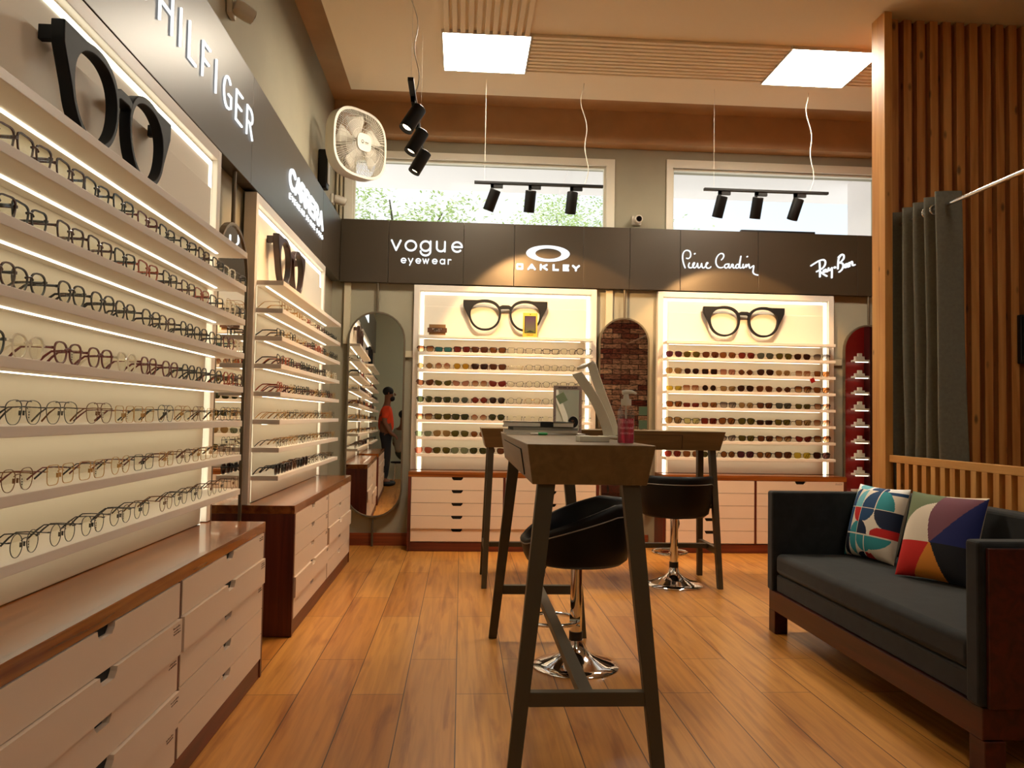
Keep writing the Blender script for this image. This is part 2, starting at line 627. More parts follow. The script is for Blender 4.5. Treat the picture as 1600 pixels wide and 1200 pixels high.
# ------------------------------------------------------------------ slatted pine wall on the right
YS = 4.95
m = MB()
m.box(2.70, 5.88, YS + 0.035, YS + 0.06, 0, CZ - 0.001)
sw = struct('wall_pine', m, M['pine_back'])
m = MB()
i = 0
while True:
    x = 2.765 + i * 0.0905
    if x > 5.8:
        break
    m.box(x, x + 0.055, YS - 0.012, YS + 0.0349, 0, CZ - 0.002)
    i += 1
obj('slats', m, M['pine'], sw, bevel=0.003)
m = MB()
m.box(2.677, 2.729, YS - 0.10, YS + 0.06, 0, CZ - 0.001)
obj('post', m, M['pine_post'], sw, bevel=0.003)

# low railing behind the sofa
t = empty('slatted_railing', (2.72, 3.4, 0), 0, 'low pine railing of upright slats under a flat top rail, behind the sofa', 'railing')
m = MB()
m.box(-.02, .02, -2.6, 1.447, .954, .998)
obj('top_rail', m, M['pine_rail'], t, bevel=0.003)
m = MB()
m.box(-.02, .02, -2.6, 1.447, .04, .085)
obj('bottom_rail', m, M['pine_rail'], t, bevel=0.003)
y = 4.745
while y > 2.0:
    m = MB()
    m.box(-.018, .018, y - .0225 - 3.4, y + .0225 - 3.4, .0852, .9538)
    obj('slat', m, M['pine_post'], t, bevel=0.002)
    y -= 0.0895
for yy in (0.85, 2.0):
    m = MB()
    m.box(-.02, .02, yy - 3.4, yy - 3.4 + .045, 0, .0398)
    obj('foot', m, M['pine_post'], t)

# curtain rod and curtain
t = empty('curtain_rod', (2.79, YS - .012, 2.475), 0, 'brushed steel curtain rod running out from the slatted pine wall', 'curtain rod')
m = MB()
m.tube([(0, -0.013, 0), (0.02, -3.7, 0)], 0.0125, 14)
obj('rod', m, M['steel'], t, smooth=40)
m = MB()
m.lathe([(0.035, -0.012), (0.035, -0.001)], 20, axis='y')
obj('flange', m, M['steel'], t, smooth=40)
t = empty('curtain', (2.79, 4.6, 0.5), 0, 'grey-green eyelet curtain bunched up at the slatted pine wall end of its rod', 'curtain')
pts = []
ys = [4.885 - i * 0.058 for i in range(8)]
for i, y in enumerate(ys):
    pts.append((2.79 + (0.055 if i % 2 else -0.045), y))
pts += [(2.735, 4.41), (2.79, 4.385), (2.875, 4.37)]


def smoothpath(p, k=8):
    out = []
    for i in range(len(p) - 1):
        a = p[max(0, i - 1)]
        b, c = p[i], p[i + 1]
        d = p[min(len(p) - 1, i + 2)]
        for j in range(k):
            s_ = j / k
            out.append(tuple(0.5 * ((2 * b[q]) + (-a[q] + c[q]) * s_ + (2 * a[q] - 5 * b[q] + 4 * c[q] - d[q]) * s_ ** 2 + (-a[q] + 3 * b[q] - 3 * c[q] + d[q]) * s_ ** 3) for q in range(len(b))))
    out.append(tuple(p[-1]))
    return out


sp_ = smoothpath(pts, 7)
vs, fs = [], []
zs = [0.35, 0.8, 1.2, 1.7, 2.2, 2.45, 2.555]
for k, z in enumerate(zs):
    for i, (x, y) in enumerate(sp_):
        sw_ = 0.006 * math.sin(3.1 * z + i * 0.35) * (2.555 - z)
        vs.append((x + sw_ - 2.79 + 0.02 * (2.555 - z) * (i / len(sp_)), y - 4.6, z - 0.5))
n_ = len(sp_)
for k in range(len(zs) - 1):
    for i in range(n_ - 1):
        fs.append((k * n_ + i, k * n_ + i + 1, (k + 1) * n_ + i + 1, (k + 1) * n_ + i))
m = MB()
m.add(vs, fs)
c_ = obj('cloth', m, M['curtain'], t, smooth='all')
s_ = c_.modifiers.new('solid', 'SOLIDIFY')
s_.thickness = 0.004
for y in (4.42, 4.50, 4.58):
    m = MB()
    m.tube([(0.0 + 0.028 * math.cos(a), y - 4.6, 1.975 + 0.028 * math.sin(a)) for a in [2 * PI * k / 20 for k in range(20)]], 0.006, 8, closed=True)
    obj('eyelet', m, M['steel'], t, smooth='all')

# screen on the pine wall
t = empty('wall_screen', (3.86, YS - 0.012, 1.76), 0, 'black flat screen hung on the slatted pine wall', 'screen')
m = MB()
m.box(-.245, .245, -.035, -.0005, -.16, .16)
obj('housing', m, M['black'], t, bevel=0.006)
m = MB()
m.box(-.232, .232, -.0365, -.0352, -.147, .147)
obj('display', m, mat('screen_glass', '050506', 0.08), t)

# red alcove on the back of the pine wall (seen in the right-hand mirror)
t = empty('red_display_panel', (4.95, YS + 0.061, 0), 0, 'red lacquered display panel with short white shelves, seen in the mirror by the pine wall', 'display')
m = MB()
m.box(-.33, .9, 0, .02, 0, 2.75)
obj('panel', m, M['red'], t)
m = MB()
m.box(.06, .9, .0202, .16, 0, 2.75)
obj('side_block', m, mat('dark_red_lacquer', '3b0707', 0.4), t)
for k in range(9):
    m = MB()
    m.box(-.11, .059, .0202, .15, .35 + k * .2, .375 + k * .2)
    obj('shelf', m, M['white'], t)
    m = MB()
    m.box(-.105, .055, .12, .13, .342 + k * .2, .3499 + k * .2)
    obj('led_strip', m, M['led'], t)

# ------------------------------------------------------------------ sign fascia
FZ0, FZ1 = 2.41, 2.99


def fascia(name, label, seams, fn, depth):
    t = empty(name, fn(seams[0], 0, FZ0), 0, label, 'fascia')
    o0 = Vector(fn(seams[0], 0, FZ0))
    for a, b in zip(seams[:-1], seams[1:]):
        m = MB()
        p = [Vector(fn(a + .0015, 0, FZ0)) - o0, Vector(fn(b - .0015, 0, FZ0)) - o0, Vector(fn(b - .0015, -depth, FZ0)) - o0, Vector(fn(a + .0015, -depth, FZ0)) - o0]
        q = [v + Vector((0, 0, FZ1 - FZ0)) for v in p]
        m.hexa(p, q)
        obj('panel', m, M['fascia'], t, bevel=0.002)
    return t


fascia('sign_fascia', 'dark bronze boxed fascia with white letters along the left wall, over the shelves', [-0.2, 2.07, 4.235, 6.37, 7.283], lambda a, d, z: (-1.14 + d, a, z), 0.0735)
fascia('sign_fascia', 'dark bronze boxed fascia with white letters along the back wall, under the windows', [-1.139, -.70, -.01, .46, 1.11, 1.55, 2.03, 2.78, 3.75, 5.2], lambda a, d, z: (a, 7.285 - d, z), 0.0735)


# ------------------------------------------------------------------ lettering
def arc(cx, cy, rx_, ry_, a0, a1, n=14):
    return [(cx + rx_ * math.cos(math.radians(a0 + (a1 - a0) * i / n)), cy + ry_ * math.sin(math.radians(a0 + (a1 - a0) * i / n))) for i in range(n + 1)]


GL = {
    'H': ([[(0, 0), (0, 1)], [(.72, 0), (.72, 1)], [(0, .5), (.72, .5)]], .72),
    'I': ([[(0, 0), (0, 1)]], 0.0),
    'L': ([[(0, 1), (0, 0), (.5, 0)]], .5),
    'F': ([[(0, 0), (0, 1), (.55, 1)], [(0, .52), (.48, .52)]], .55),
    'E': ([[(.55, 1), (0, 1), (0, 0), (.55, 0)], [(0, .52), (.48, .52)]], .55),
    'G': ([arc(.4, .5, .4, .5, 48, 270) + [(.6, .03), (.8, .12), (.8, .47), (.5, .47)]], .8),
    'R': ([[(0, 0), (0, 1), (.3, 1)] + arc(.3, .74, .26, .26, 90, -90, 10) + [(0, .48)], [(.28, .48), (.58, 0)]], .58),
    'C': ([arc(.4, .5, .4, .5, 42, 318)], .72),
    'A': ([[(0, 0), (.38, 1), (.76, 0)], [(.13, .33), (.63, .33)]], .76),
    'K': ([[(0, 0), (0, 1)], [(.62, 1), (0.02, .45)], [(.2, .6), (.66, 0)]], .66),
    'Y': ([[(0, 1), (.36, .45), (.72, 1)], [(.36, .45), (.36, 0)]], .72),
    'O': ([arc(.4, .5, .4, .5, 0, 360, 24)], .8),
    'W': ([[(0, 1), (.24, 0), (.48, .9), (.72, 0), (.96, 1)]], .96),
    'S': ([arc(.28, .75, .26, .25, 30, 270, 10) + arc(.28, .25, .28, .25, 90, -150, 10)], .56),
    'N': ([[(0, 0), (0, 1), (.66, 0), (.66, 1)]], .66),
    '1': ([[(.0, .78), (.2, 1), (.2, 0)]], .25),
    '9': ([arc(.28, .68, .26, .30, 0, 360, 14), [(.54, .68), (.46, .2), (.3, 0)]], .56),
    '5': ([[(.5, 1), (.06, 1), (.03, .55)] + arc(.24, .32, .28, .32, 110, -140, 10)], .54),
    '6': ([arc(.28, .32, .26, .30, 0, 360, 14), [(.02, .34), (.12, .8), (.34, 1)]], .56),
    'v': ([[(0, 1), (.42, 0), (.84, 1)]], .84),
    'o': ([arc(.5, .5, .5, .5, 0, 360, 26)], 1.0),
    'g': ([arc(.48, .5, .46, .5, 0, 360, 26), [(.94, 1), (.94, -.05)] + arc(.48, -.05, .46, .42, 0, -180, 12)], .96),
    'u': ([[(0, 1), (0, .38)] + arc(.38, .38, .38, .38, 180, 360, 12) + [(.76, 1)], [(.76, .4), (.76, 0)]], .76),
    'e': ([[(.03, .5), (.94, .5)] + arc(.48, .5, .46, .5, 0, 315, 22)], .95),
    'y': ([[(0, 1), (.42, .05)], [(.84, 1), (.25, -.5)]], .84),
    'w': ([[(0, 1), (.28, 0), (.56, .95), (.84, 0), (1.12, 1)]], 1.12),
    'a': ([arc(.46, .5, .44, .5, 0, 360, 22), [(.9, 1), (.9, 0)]], .9),
    'r': ([[(0, 0), (0, 1)], arc(.36, .62, .36, .38, 180, 60, 8)], .5),
}


def strokes_mb(mb, strokes, wd, fn, d0, d1, round_=True, rn=8):
    for st in strokes:
        for (ax, ay), (bx, by) in zip(st[:-1], st[1:]):
            L = math.hypot(bx - ax, by - ay)
            if L < 1e-7:
                continue
            nx, ny = -(by - ay) / L * wd / 2, (bx - ax) / L * wd / 2
            mb.prism([(ax + nx, ay + ny), (ax - nx, ay - ny), (bx - nx, by - ny), (bx + nx, by + ny)], fn, d0, d1)
        pp = st if round_ else st[1:-1]
        if round_ == 'square':
            for (ax, ay) in st:
                h = wd / 2
                mb.prism([(ax - h, ay - h), (ax + h, ay - h), (ax + h, ay + h), (ax - h, ay + h)], fn, d0, d1)
            continue
        for (ax, ay) in pp:
            mb.prism([(ax + wd / 2 * math.cos(2 * PI * k / rn + .39), ay + wd / 2 * math.sin(2 * PI * k / rn + .39)) for k in range(rn)], fn, d0, d1)


def place(ch, x0, z0, hx, hz):
    return [[(x0 + a * hx, z0 + b * hz) for a, b in s] for s in GL[ch][0]]


fl = lambda a, b, d: (-1.14 + d, a, b)
fb = lambda a, b, d: (a, 7.285 - d, b)


def sign(label, fn, parts, depth=0.012):
    """parts: list of (part name, strokes, width, round) ; one thing per brand sign."""
    t = empty('illuminated_sign', (0, 0, 0), 0, label, 'sign', 'illuminated signs on the fascia')
    lo = None
    for nm, st, wd, rr in parts:
        pt = st[0][0]
        if lo is None:
            lo = Vector(fn(pt[0], pt[1], 0.0))
            t.location = lo
        m = MB()
        strokes_mb(m, st, wd, lambda a, b, d: Vector(fn(a, b, d)) - lo, 0.0015, depth, rr, 10)
        obj(nm, m, M['sign'], t)
    return t


ps = []
for ch, a, b in (('H', 2.923, 3.046), ('I', 3.136, 3.136), ('L', 3.236, 3.318), ('F', 3.404, 3.495), ('I', 3.587, 3.587), ('G', 3.707, 3.823), ('E', 3.907, 4.013), ('R', 4.103, 4.212)):
    wch = GL[ch][1]
    ps.append(('letter', place(ch, a, 2.637, (b - a) / wch if wch else .1, .146), .0095, 'square'))
t = sign('white illuminated sign of thin widely spaced capital letters on the near left fascia', fl, ps, 0.010)
m = MB()
o_ = t.location.copy()
m.prism([(2.46, 2.64), (2.80, 2.64), (2.80, 2.78), (2.46, 2.78)], lambda a, b, d: Vector(fl(a, b, d)) - o_, 0.0015, 0.010)
obj('flag_emblem', m, M['sign'], t)

ps = []
for ch, a, b in (('C', 5.125, 5.29), ('A', 5.30, 5.47), ('R', 5.49, 5.62), ('R', 5.65, 5.78), ('E', 5.82, 5.95), ('R', 5.99, 6.13), ('A', 6.17, 6.335)):
    ps.append(('letter', place(ch, a, 2.662, (b - a) / GL[ch][1], .118), .030, True))
x = 5.13
for word in ('EYEWEAR', 'SINCE', '1956'):
    for ch in word:
        ps.append(('small_letter', place(ch, x, 2.583, .055, .033), .0045, True))
        x += .0665
    x += .035
# squeeze to the measured width
sx = (6.385 - 5.13) / (x - .035 - 5.13)
ps = [(nm, [[(5.13 + (a - 5.13) * sx if nm == 'small_letter' else a, b) for a, b in s] for s in st], wd, rr) for nm, st, wd, rr in ps]
sign('white illuminated sign of thick joined capitals over tiny capitals on the far left fascia', fl, ps)

ps = []
for ch, x0 in zip('vogue', (-.672, -.545, -.408, -.258, -.118)):
    ps.append(('letter', place(ch, x0, 2.712, .098, .090), .0165, True))
for ch, x0 in zip('eyewear', (-.582, -.515, -.447, -.383, -.296, -.225, -.150)):
    ps.append(('small_letter', place(ch, x0, 2.596, .047, .042), .0095, True))
sign('white illuminated sign of round lowercase letters in two lines, leftmost on the back fascia', fb, ps)

ps = []
for ch, xa_, xb_ in (('O', .477, .549), ('A', .583, .665), ('K', .699, .777), ('L', .819, .879), ('E', .915, .975), ('Y', 1.0, 1.077)):
    if ch == 'O':
        st = [[(xa_ + .012, 2.572), (xb_ - .012, 2.572), (xb_ - .012, 2.613), (xa_ + .012, 2.613), (xa_ + .012, 2.572)]]
    else:
        st = place(ch, xa_ + .010, 2.571, (xb_ - xa_ - .020) / GL[ch][1], .043)
    ps.append(('letter', st, .019, 'square' if ch in 'LE' else True))
t = sign('white illuminated sign of a flat oval ring over wide heavy capitals on the back fascia', fb, ps)
o_ = t.location.copy()
m = MB()
m.ringprism(arc(.775, 2.722, .204, .076, 0, 360 - 360 / 48, 47), arc(.778, 2.721, .122, .050, 0, 360 - 360 / 48, 47), lambda a, b, d: Vector(fb(a, b, d)) - o_, 0.0015, 0.012)
obj('oval_emblem', m, M['sign'], t)

PC = [[(2.074, 2.626), (2.059, 2.665), (2.049, 2.714), (2.052, 2.756), (2.067, 2.784), (2.091, 2.793), (2.116, 2.784), (2.126, 2.759), (2.122, 2.731), (2.104, 2.715), (2.086, 2.718)], [(2.114, 2.673), (2.106, 2.652), (2.109, 2.634), (2.123, 2.628), (2.139, 2.631), (2.154, 2.65), (2.164, 2.672), (2.157, 2.677), (2.147, 2.662), (2.149, 2.641), (2.16, 2.629), (2.175, 2.634), (2.189, 2.657), (2.192, 2.672), (2.194, 2.657), (2.197, 2.636), (2.209, 2.63), (2.224, 2.646), (2.231, 2.672), (2.233, 2.652), (2.24, 2.634), (2.255, 2.632), (2.27, 2.65), (2.284, 2.669), (2.292, 2.678), (2.282, 2.681), (2.273, 2.663), (2.277, 2.638), (2.292, 2.629), (2.31, 2.633), (2.32, 2.643)], [(2.163, 2.762), (2.167, 2.764)], [(2.422, 2.713), (2.436, 2.728), (2.444, 2.75), (2.436, 2.769), (2.415, 2.772), (2.393, 2.758), (2.374, 2.727), (2.368, 2.693), (2.375, 2.663), (2.393, 2.642), (2.418, 2.637), (2.437, 2.643)], [(2.486, 2.675), (2.464, 2.671), (2.452, 2.656), (2.458, 2.638), (2.475, 2.638), (2.489, 2.654), (2.495, 2.675), (2.494, 2.648), (2.504, 2.637), (2.517, 2.652), (2.523, 2.673), (2.535, 2.667), (2.532, 2.649), (2.541, 2.638), (2.557, 2.644)], [(2.594, 2.669), (2.575, 2.675), (2.56, 2.659), (2.563, 2.641), (2.582, 2.641), (2.591, 2.66), (2.6, 2.706), (2.609, 2.752), (2.6, 2.694), (2.597, 2.654), (2.606, 2.64), (2.622, 2.647)], [(2.631, 2.676), (2.628, 2.652), (2.637, 2.641), (2.653, 2.659), (2.659, 2.674), (2.662, 2.65), (2.674, 2.671), (2.686, 2.678), (2.69, 2.654), (2.699, 2.642), (2.718, 2.657), (2.733, 2.664), (2.73, 2.63), (2.727, 2.603), (2.743, 2.585), (2.774, 2.577)], [(2.669, 2.749), (2.672, 2.751)]]
RB = [[(3.291, 2.682), (3.327, 2.706), (3.371, 2.732), (3.412, 2.742), (3.431, 2.724), (3.424, 2.687), (3.396, 2.656), (3.346, 2.627)], [(3.374, 2.723), (3.377, 2.668), (3.378, 2.579)], [(3.378, 2.631), (3.409, 2.607), (3.445, 2.587)], [(3.434, 2.651), (3.415, 2.641), (3.414, 2.626), (3.428, 2.626), (3.441, 2.645), (3.445, 2.63), (3.453, 2.633)], [(3.462, 2.664), (3.462, 2.646), (3.475, 2.643), (3.493, 2.665)], [(3.495, 2.668), (3.495, 2.622), (3.494, 2.574)], [(3.522, 2.672), (3.525, 2.672)], [(3.584, 2.791), (3.562, 2.759), (3.556, 2.71), (3.553, 2.66)], [(3.559, 2.771), (3.588, 2.797), (3.61, 2.791), (3.61, 2.761), (3.584, 2.729), (3.569, 2.719), (3.597, 2.714), (3.606, 2.687), (3.591, 2.652), (3.566, 2.63)], [(3.647, 2.712), (3.625, 2.703), (3.619, 2.678), (3.635, 2.678), (3.65, 2.703), (3.652, 2.682), (3.66, 2.685)], [(3.665, 2.722), (3.669, 2.688)], [(3.669, 2.71), (3.688, 2.732), (3.695, 2.726), (3.699, 2.699), (3.72, 2.703)]]
sm = lambda st: smoothpath(st, 4) if len(st) > 2 else st
sign('white illuminated sign of thin handwritten script on the back fascia', fb, [('first_word', [sm(s) for s in PC[:2]], .0105, True), ('dot', PC[2:3], .0125, True), ('second_word', [sm(s) for s in PC[3:-1]], .0105, True), ('dot', PC[-1:], .0125, True)], 0.012)
sign('white illuminated sign of bold slanted script with a dot, rightmost on the back fascia', fb,
     [('first_word', [sm(s) for s in RB[:6]], .0145, True), ('dot', RB[6:7], .022, True), ('second_word', [sm(s) for s in RB[7:]], .0145, True)], 0.012)


# ------------------------------------------------------------------ display racks
SH = [1.925 - 0.153 * k for k in range(8)]     # shelf top heights
FRONT = 0.145                                  # shelf front edge, measured from the frame face


def rack(name, label, loc, rz, W):
    t = empty(name, loc, rz, label, 'display rack', 'lit wall racks')
    B = lambda u0, u1, v0, v1, z0, z1: (u0, u1, -v1, -v0, z0, z1)
    m = MB()
    z0, z1 = 0.7025, 2.40
    m.box(*B(0, .05, -.066, 0, z0, z1))
    m.box(*B(W - .05, W, -.066, 0, z0, z1))
    m.box(*B(.0501, W - .0501, -.066, 0, z1 - .05, z1))
    obj('frame', m, M['white'], t, bevel=0.002)
    m = MB()
    m.box(*B(.0502, W - .0502, -.066, -.028, z0, z1 - .0502))
    obj('back_panel', m, M['panel'], t)
    m = MB()
    m.box(*B(.104, W - .104, -.0279, -.010, z0, 2.205))
    obj('raised_panel', m, M['panel'], t, bevel=0.002)
    for a, b in ((.062, .092), (W - .092, W - .062)):
        m = MB()
        m.box(*B(a, b, -.0279, -.0235, z0 + .001, 2.338))
        obj('led_strip', m, M['led_edge'], t)
    m = MB()
    m.box(*B(.10, W - .10, -.0279, -.0235, 2.314, 2.338))
    obj('led_strip', m, M['led_edge'], t)
    for k, z in enumerate(SH):
        m = MB()
        m.box(*B(.052, W - .052, -.0097, FRONT, z - .026, z))
        s = obj('shelf', m, M['white'], t, bevel=0.0015)
        m = MB()
        m.box(*B(.10, W - .16, .036, .047, z - .0285, z - .0262))
        obj('led_strip', m, M['led'], s)
    return t


def cabinet(label, loc, rz, W, ajar=(), scribbles=()):
    """local: x along the wall, -y towards the room; front face at y=-0.25."""
    t = empty('drawer_cabinet', loc, rz, label, 'cabinet', 'drawer cabinets under the racks')
    m = MB()
    m.box(0, W, -.25, .0635, .655, .70)
    obj('worktop', m, M['top'], t, bevel=0.002)
    m = MB()
    m.box(.027, W - .027, -.245, .06, .003, .082)
    obj('plinth', m, M['walnut_h'], t)
    for a_ in (0, W - .026):
        m = MB()
        m.box(a_, a_ + .026, -.25, .0635, .004, .6548)
        obj('side_panel', m, M['walnut'], t)
    m = MB()
    m.box(.027, W - .027, -.20, .06, .083, .654)
    m.box(W / 2 - .009, W / 2 + .009, -.249, -.2001, .0822, .6546)
    obj('carcass', m, M['walnut'], t)
    h = (.652 - .086) / 5
    for col in range(2):
        a = .029 if col == 0 else W / 2 + .012
        b = W / 2 - .012 if col == 0 else W - .029
        c = (a + b) / 2
        for r_ in range(5):
            z1 = .652 - r_ * h
            z0 = z1 - h + .0035
            out = .0
            if (col, r_) in ajar:
                out = .010
            m = MB()
            pg = [(a, z0), (b, z0), (b, z1), (c + .050, z1), (c + .047, z1 - .012), (c + .034, z1 - .026), (c - .034, z1 - .026), (c - .047, z1 - .012), (c - .050, z1), (a, z1)]
            m.prism(pg, lambda p, q, d: (p, d, q), -.251 - out, -.233 - out)
            d_ = obj('drawer', m, M['drawer'], t)
            m = MB()
            m.box(c - .06, c + .06, -.2325 - out, -.228 - out, z1 - .04, z1)
            obj('recess_shade', m, M['inner_shade'], d_)  # dark plate painted as the shade behind the drawer cut-out
            if (col, r_) in scribbles:
                m = MB()
                rr = random.Random(col * 7 + r_)
                for ln in range(2 + (r_ == 1)):
                    zz = z1 - .016 - ln * .0095
                    x = b - .075 + rr.uniform(-.004, .004)
                    while x < b - .018:
                        l_ = rr.uniform(.004, .009)
                        strokes_mb(m, [[(x, zz), (x + l_ * .4, zz + rr.uniform(.001, .006)), (x + l_ * .8, zz - .001), (x + l_, zz + .003)]], .0013, lambda p, q, d: (p, -.2511 - out - d, q), 0, .0004, False)
                        x += l_ + rr.uniform(.001, .004)
                obj('handwritten_note', m, M['pencil'], d_)
    return t


WL, WB = 2.18, 1.70
RACKS = dict(
    A=('near left wall rack', (-1.135, 1.53, 0), PI / 2, WL),
    B=('far left wall rack', (-1.135, 4.345, 0), PI / 2, WL),
    C=('left back wall rack', (-.457, 7.295, 0), 0, WB),
    D=('right back wall rack', (1.823, 7.295, 0), 0, WB))
RL = dict(A='lit cream wall rack with eight shelves of eyeglasses, nearest on the left wall',
          B='lit cream wall rack with eight shelves of eyeglasses, in the far left corner',
          C='lit cream wall rack with sunglasses and eyeglasses side by side on the back wall',
          D='lit cream wall rack filled with sunglasses on the back wall, near the pine wall')
CL = dict(A='drawer cabinet with cream drawers and glossy brown top under the nearest left rack',
          B='drawer cabinet with cream drawers and dark side under the far left corner rack',
          C='drawer cabinet with cream drawers under the left rack of the back wall',
          D='drawer cabinet with cream drawers behind the sofa, under the back wall rack of sunglasses')
for k in 'ABCD':
    nm, loc, rz, W = RACKS[k]
    rack('display_rack', RL[k], loc, rz, W)
    cabinet(CL[k], loc, rz, W,
            ajar=dict(A=((0, 1), (1, 1), (0, 3)), B=((0, 3), (1, 2)), C=((0, 3), (1, 3)), D=())[k],
            scribbles=dict(A=((0, 1), (0, 2), (0, 3), (0, 4), (1, 0), (1, 1), (1, 2)), B=((0, 0), (0, 1), (0, 2), (0, 3)), C=(), D=((1, 0),))[k])


# ------------------------------------------------------------------ oversized spectacles in the lit niches
def panto(cx, cz, a, b, n=40, sgn=1, t=.10, e=2.2):
    o = []
    for i in range(n):
        th = 2 * PI * i / n
        c, s = math.cos(th), math.sin(th)
        x = a * math.copysign(abs(c) ** (2 / e), c)
        z = b * math.copysign(abs(s) ** (2 / e), s)
        x *= 1 + t * z / b
        o.append((cx + x, cz + z))
    return o


def bigglasses(label, u, z, loc, rz, material, FY=-.045):
    """u along the rack, z centre height; width about 0.77 m."""
    t = empty('oversized_eyeglasses', loc, rz, label, 'display model', 'oversized display spectacles')
    fn = lambda a, b, d: (u + a, FY - .018 + d, z + b)
    m = MB()
    cx = .188
    for s in (-1, 1):
        inner = panto(s * cx, 0, .130, .122, 48)
        outer = []
        for (x, zz) in inner:
            dx, dz = x - s * cx, zz
            L = math.hypot(dx, dz)
            th = .018 + (.007 * max(0, dz / .122))
            R_ = L + th
            co, si = s * dx / L, dz / L
            if co > .22 and si > -.16:
                # winged upper outer corner, bounded by three straight edges
                r1 = .200 / co
                r2 = .139 / si if si > .01 else 9
                den = co * .105 - si * .052
                r3 = (.200 * .105 - .085 * .052) / den if den > .005 else 9
                R_ = max(R_, min(r1, r2, r3))
            outer.append((s * cx + dx / L * R_, dz / L * R_))
        m.ringprism(outer, inner, fn, 0, .036)
    m.prism([(-.052, .055), (-.03, .066), (.03, .066), (.052, .055), (.062, .082), (.03, .097), (-.03, .097), (-.062, .082)], fn, .0005, .0355)
    obj('front_frame', m, material, t, smooth=50, bevel=0.003)
    for s in (-1, 1):
        m = MB()
        m.box(u + s * .368 - .011, u + s * .368 + .011, FY + .0185, .0098, z + .085, z + .126)
        obj('temple', m, material, t, bevel=0.002)


bm1 = mat('black_acetate_model', '0c0e12', 0.6, spec=0.3)
bm2 = mat('tortoise_acetate_model', '2a1108', 0.3, noise=dict(scale=(14, 14, 14), amt=0.8))
bigglasses('oversized black spectacles in the top niche of the nearest left rack', 2.52 - 1.53, 2.098, RACKS['A'][1], PI / 2, bm1)
bigglasses('oversized tortoise brown spectacles in the top niche of the far left corner rack', 5.00 - 4.345, 2.098, RACKS['B'][1], PI / 2, bm2)
bigglasses('oversized black spectacles behind a yellow card in the left back wall rack', .385 + .457, 2.125, RACKS['C'][1], 0, bm1)
bigglasses('oversized black spectacles alone in the top niche of the right back wall rack', 2.63 - 1.823, 2.123, RACKS['D'][1], 0, bm1)

# ------------------------------------------------------------------ eyewear
SHAPES = {   # half width, half height, exponent, taper, outer lift
    'round': (.0235, .0232, 2.0, 0, 0), 'panto': (.0245, .0222, 2.4, .12, .05), 'square-ish': (.0265, .0205, 3.4, .12, .08),
    'square': (.0265, .0215, 4.6, .05, .02), 'aviator': (.0285, .0245, 2.7, .17, -.10), 'rectangular': (.027, .0170, 4.2, .06, .03),
    'cat-eye': (.0275, .0200, 2.5, .16, .30), 'angular': (.0255, .0220, 1.7, .02, .02), 'oversized': (.029, .0240, 2.9, .08, .06)}


def outline(shape, grow=0.0, n=28, s=1):
    a, b, e, tp, lift = SHAPES[shape]
    o = []
    for i in range(n):
        th = 2 * PI * i / n
        c, q = math.cos(th), math.sin(th)
        x = (a + grow) * math.copysign(abs(c) ** (2 / e), c)
        z = (b + grow) * math.copysign(abs(q) ** (2 / e), q)
        x *= 1 + tp * z / b
        z += lift * x * (0.6 + 0.4 * q) * (1 if c > 0 else .3)
        o.append((s * x, z))
    return o


def lowest(shape, grow):
    return min(z for _x, z in outline(shape, grow))


MESH = {}
RIM = {'acetate': (.0034, .0042), 'metal': (.0013, .0018), 'rimless': (.0, .001), 'clip': (.0030, .0036), 'fine': (.0021, .0026)}


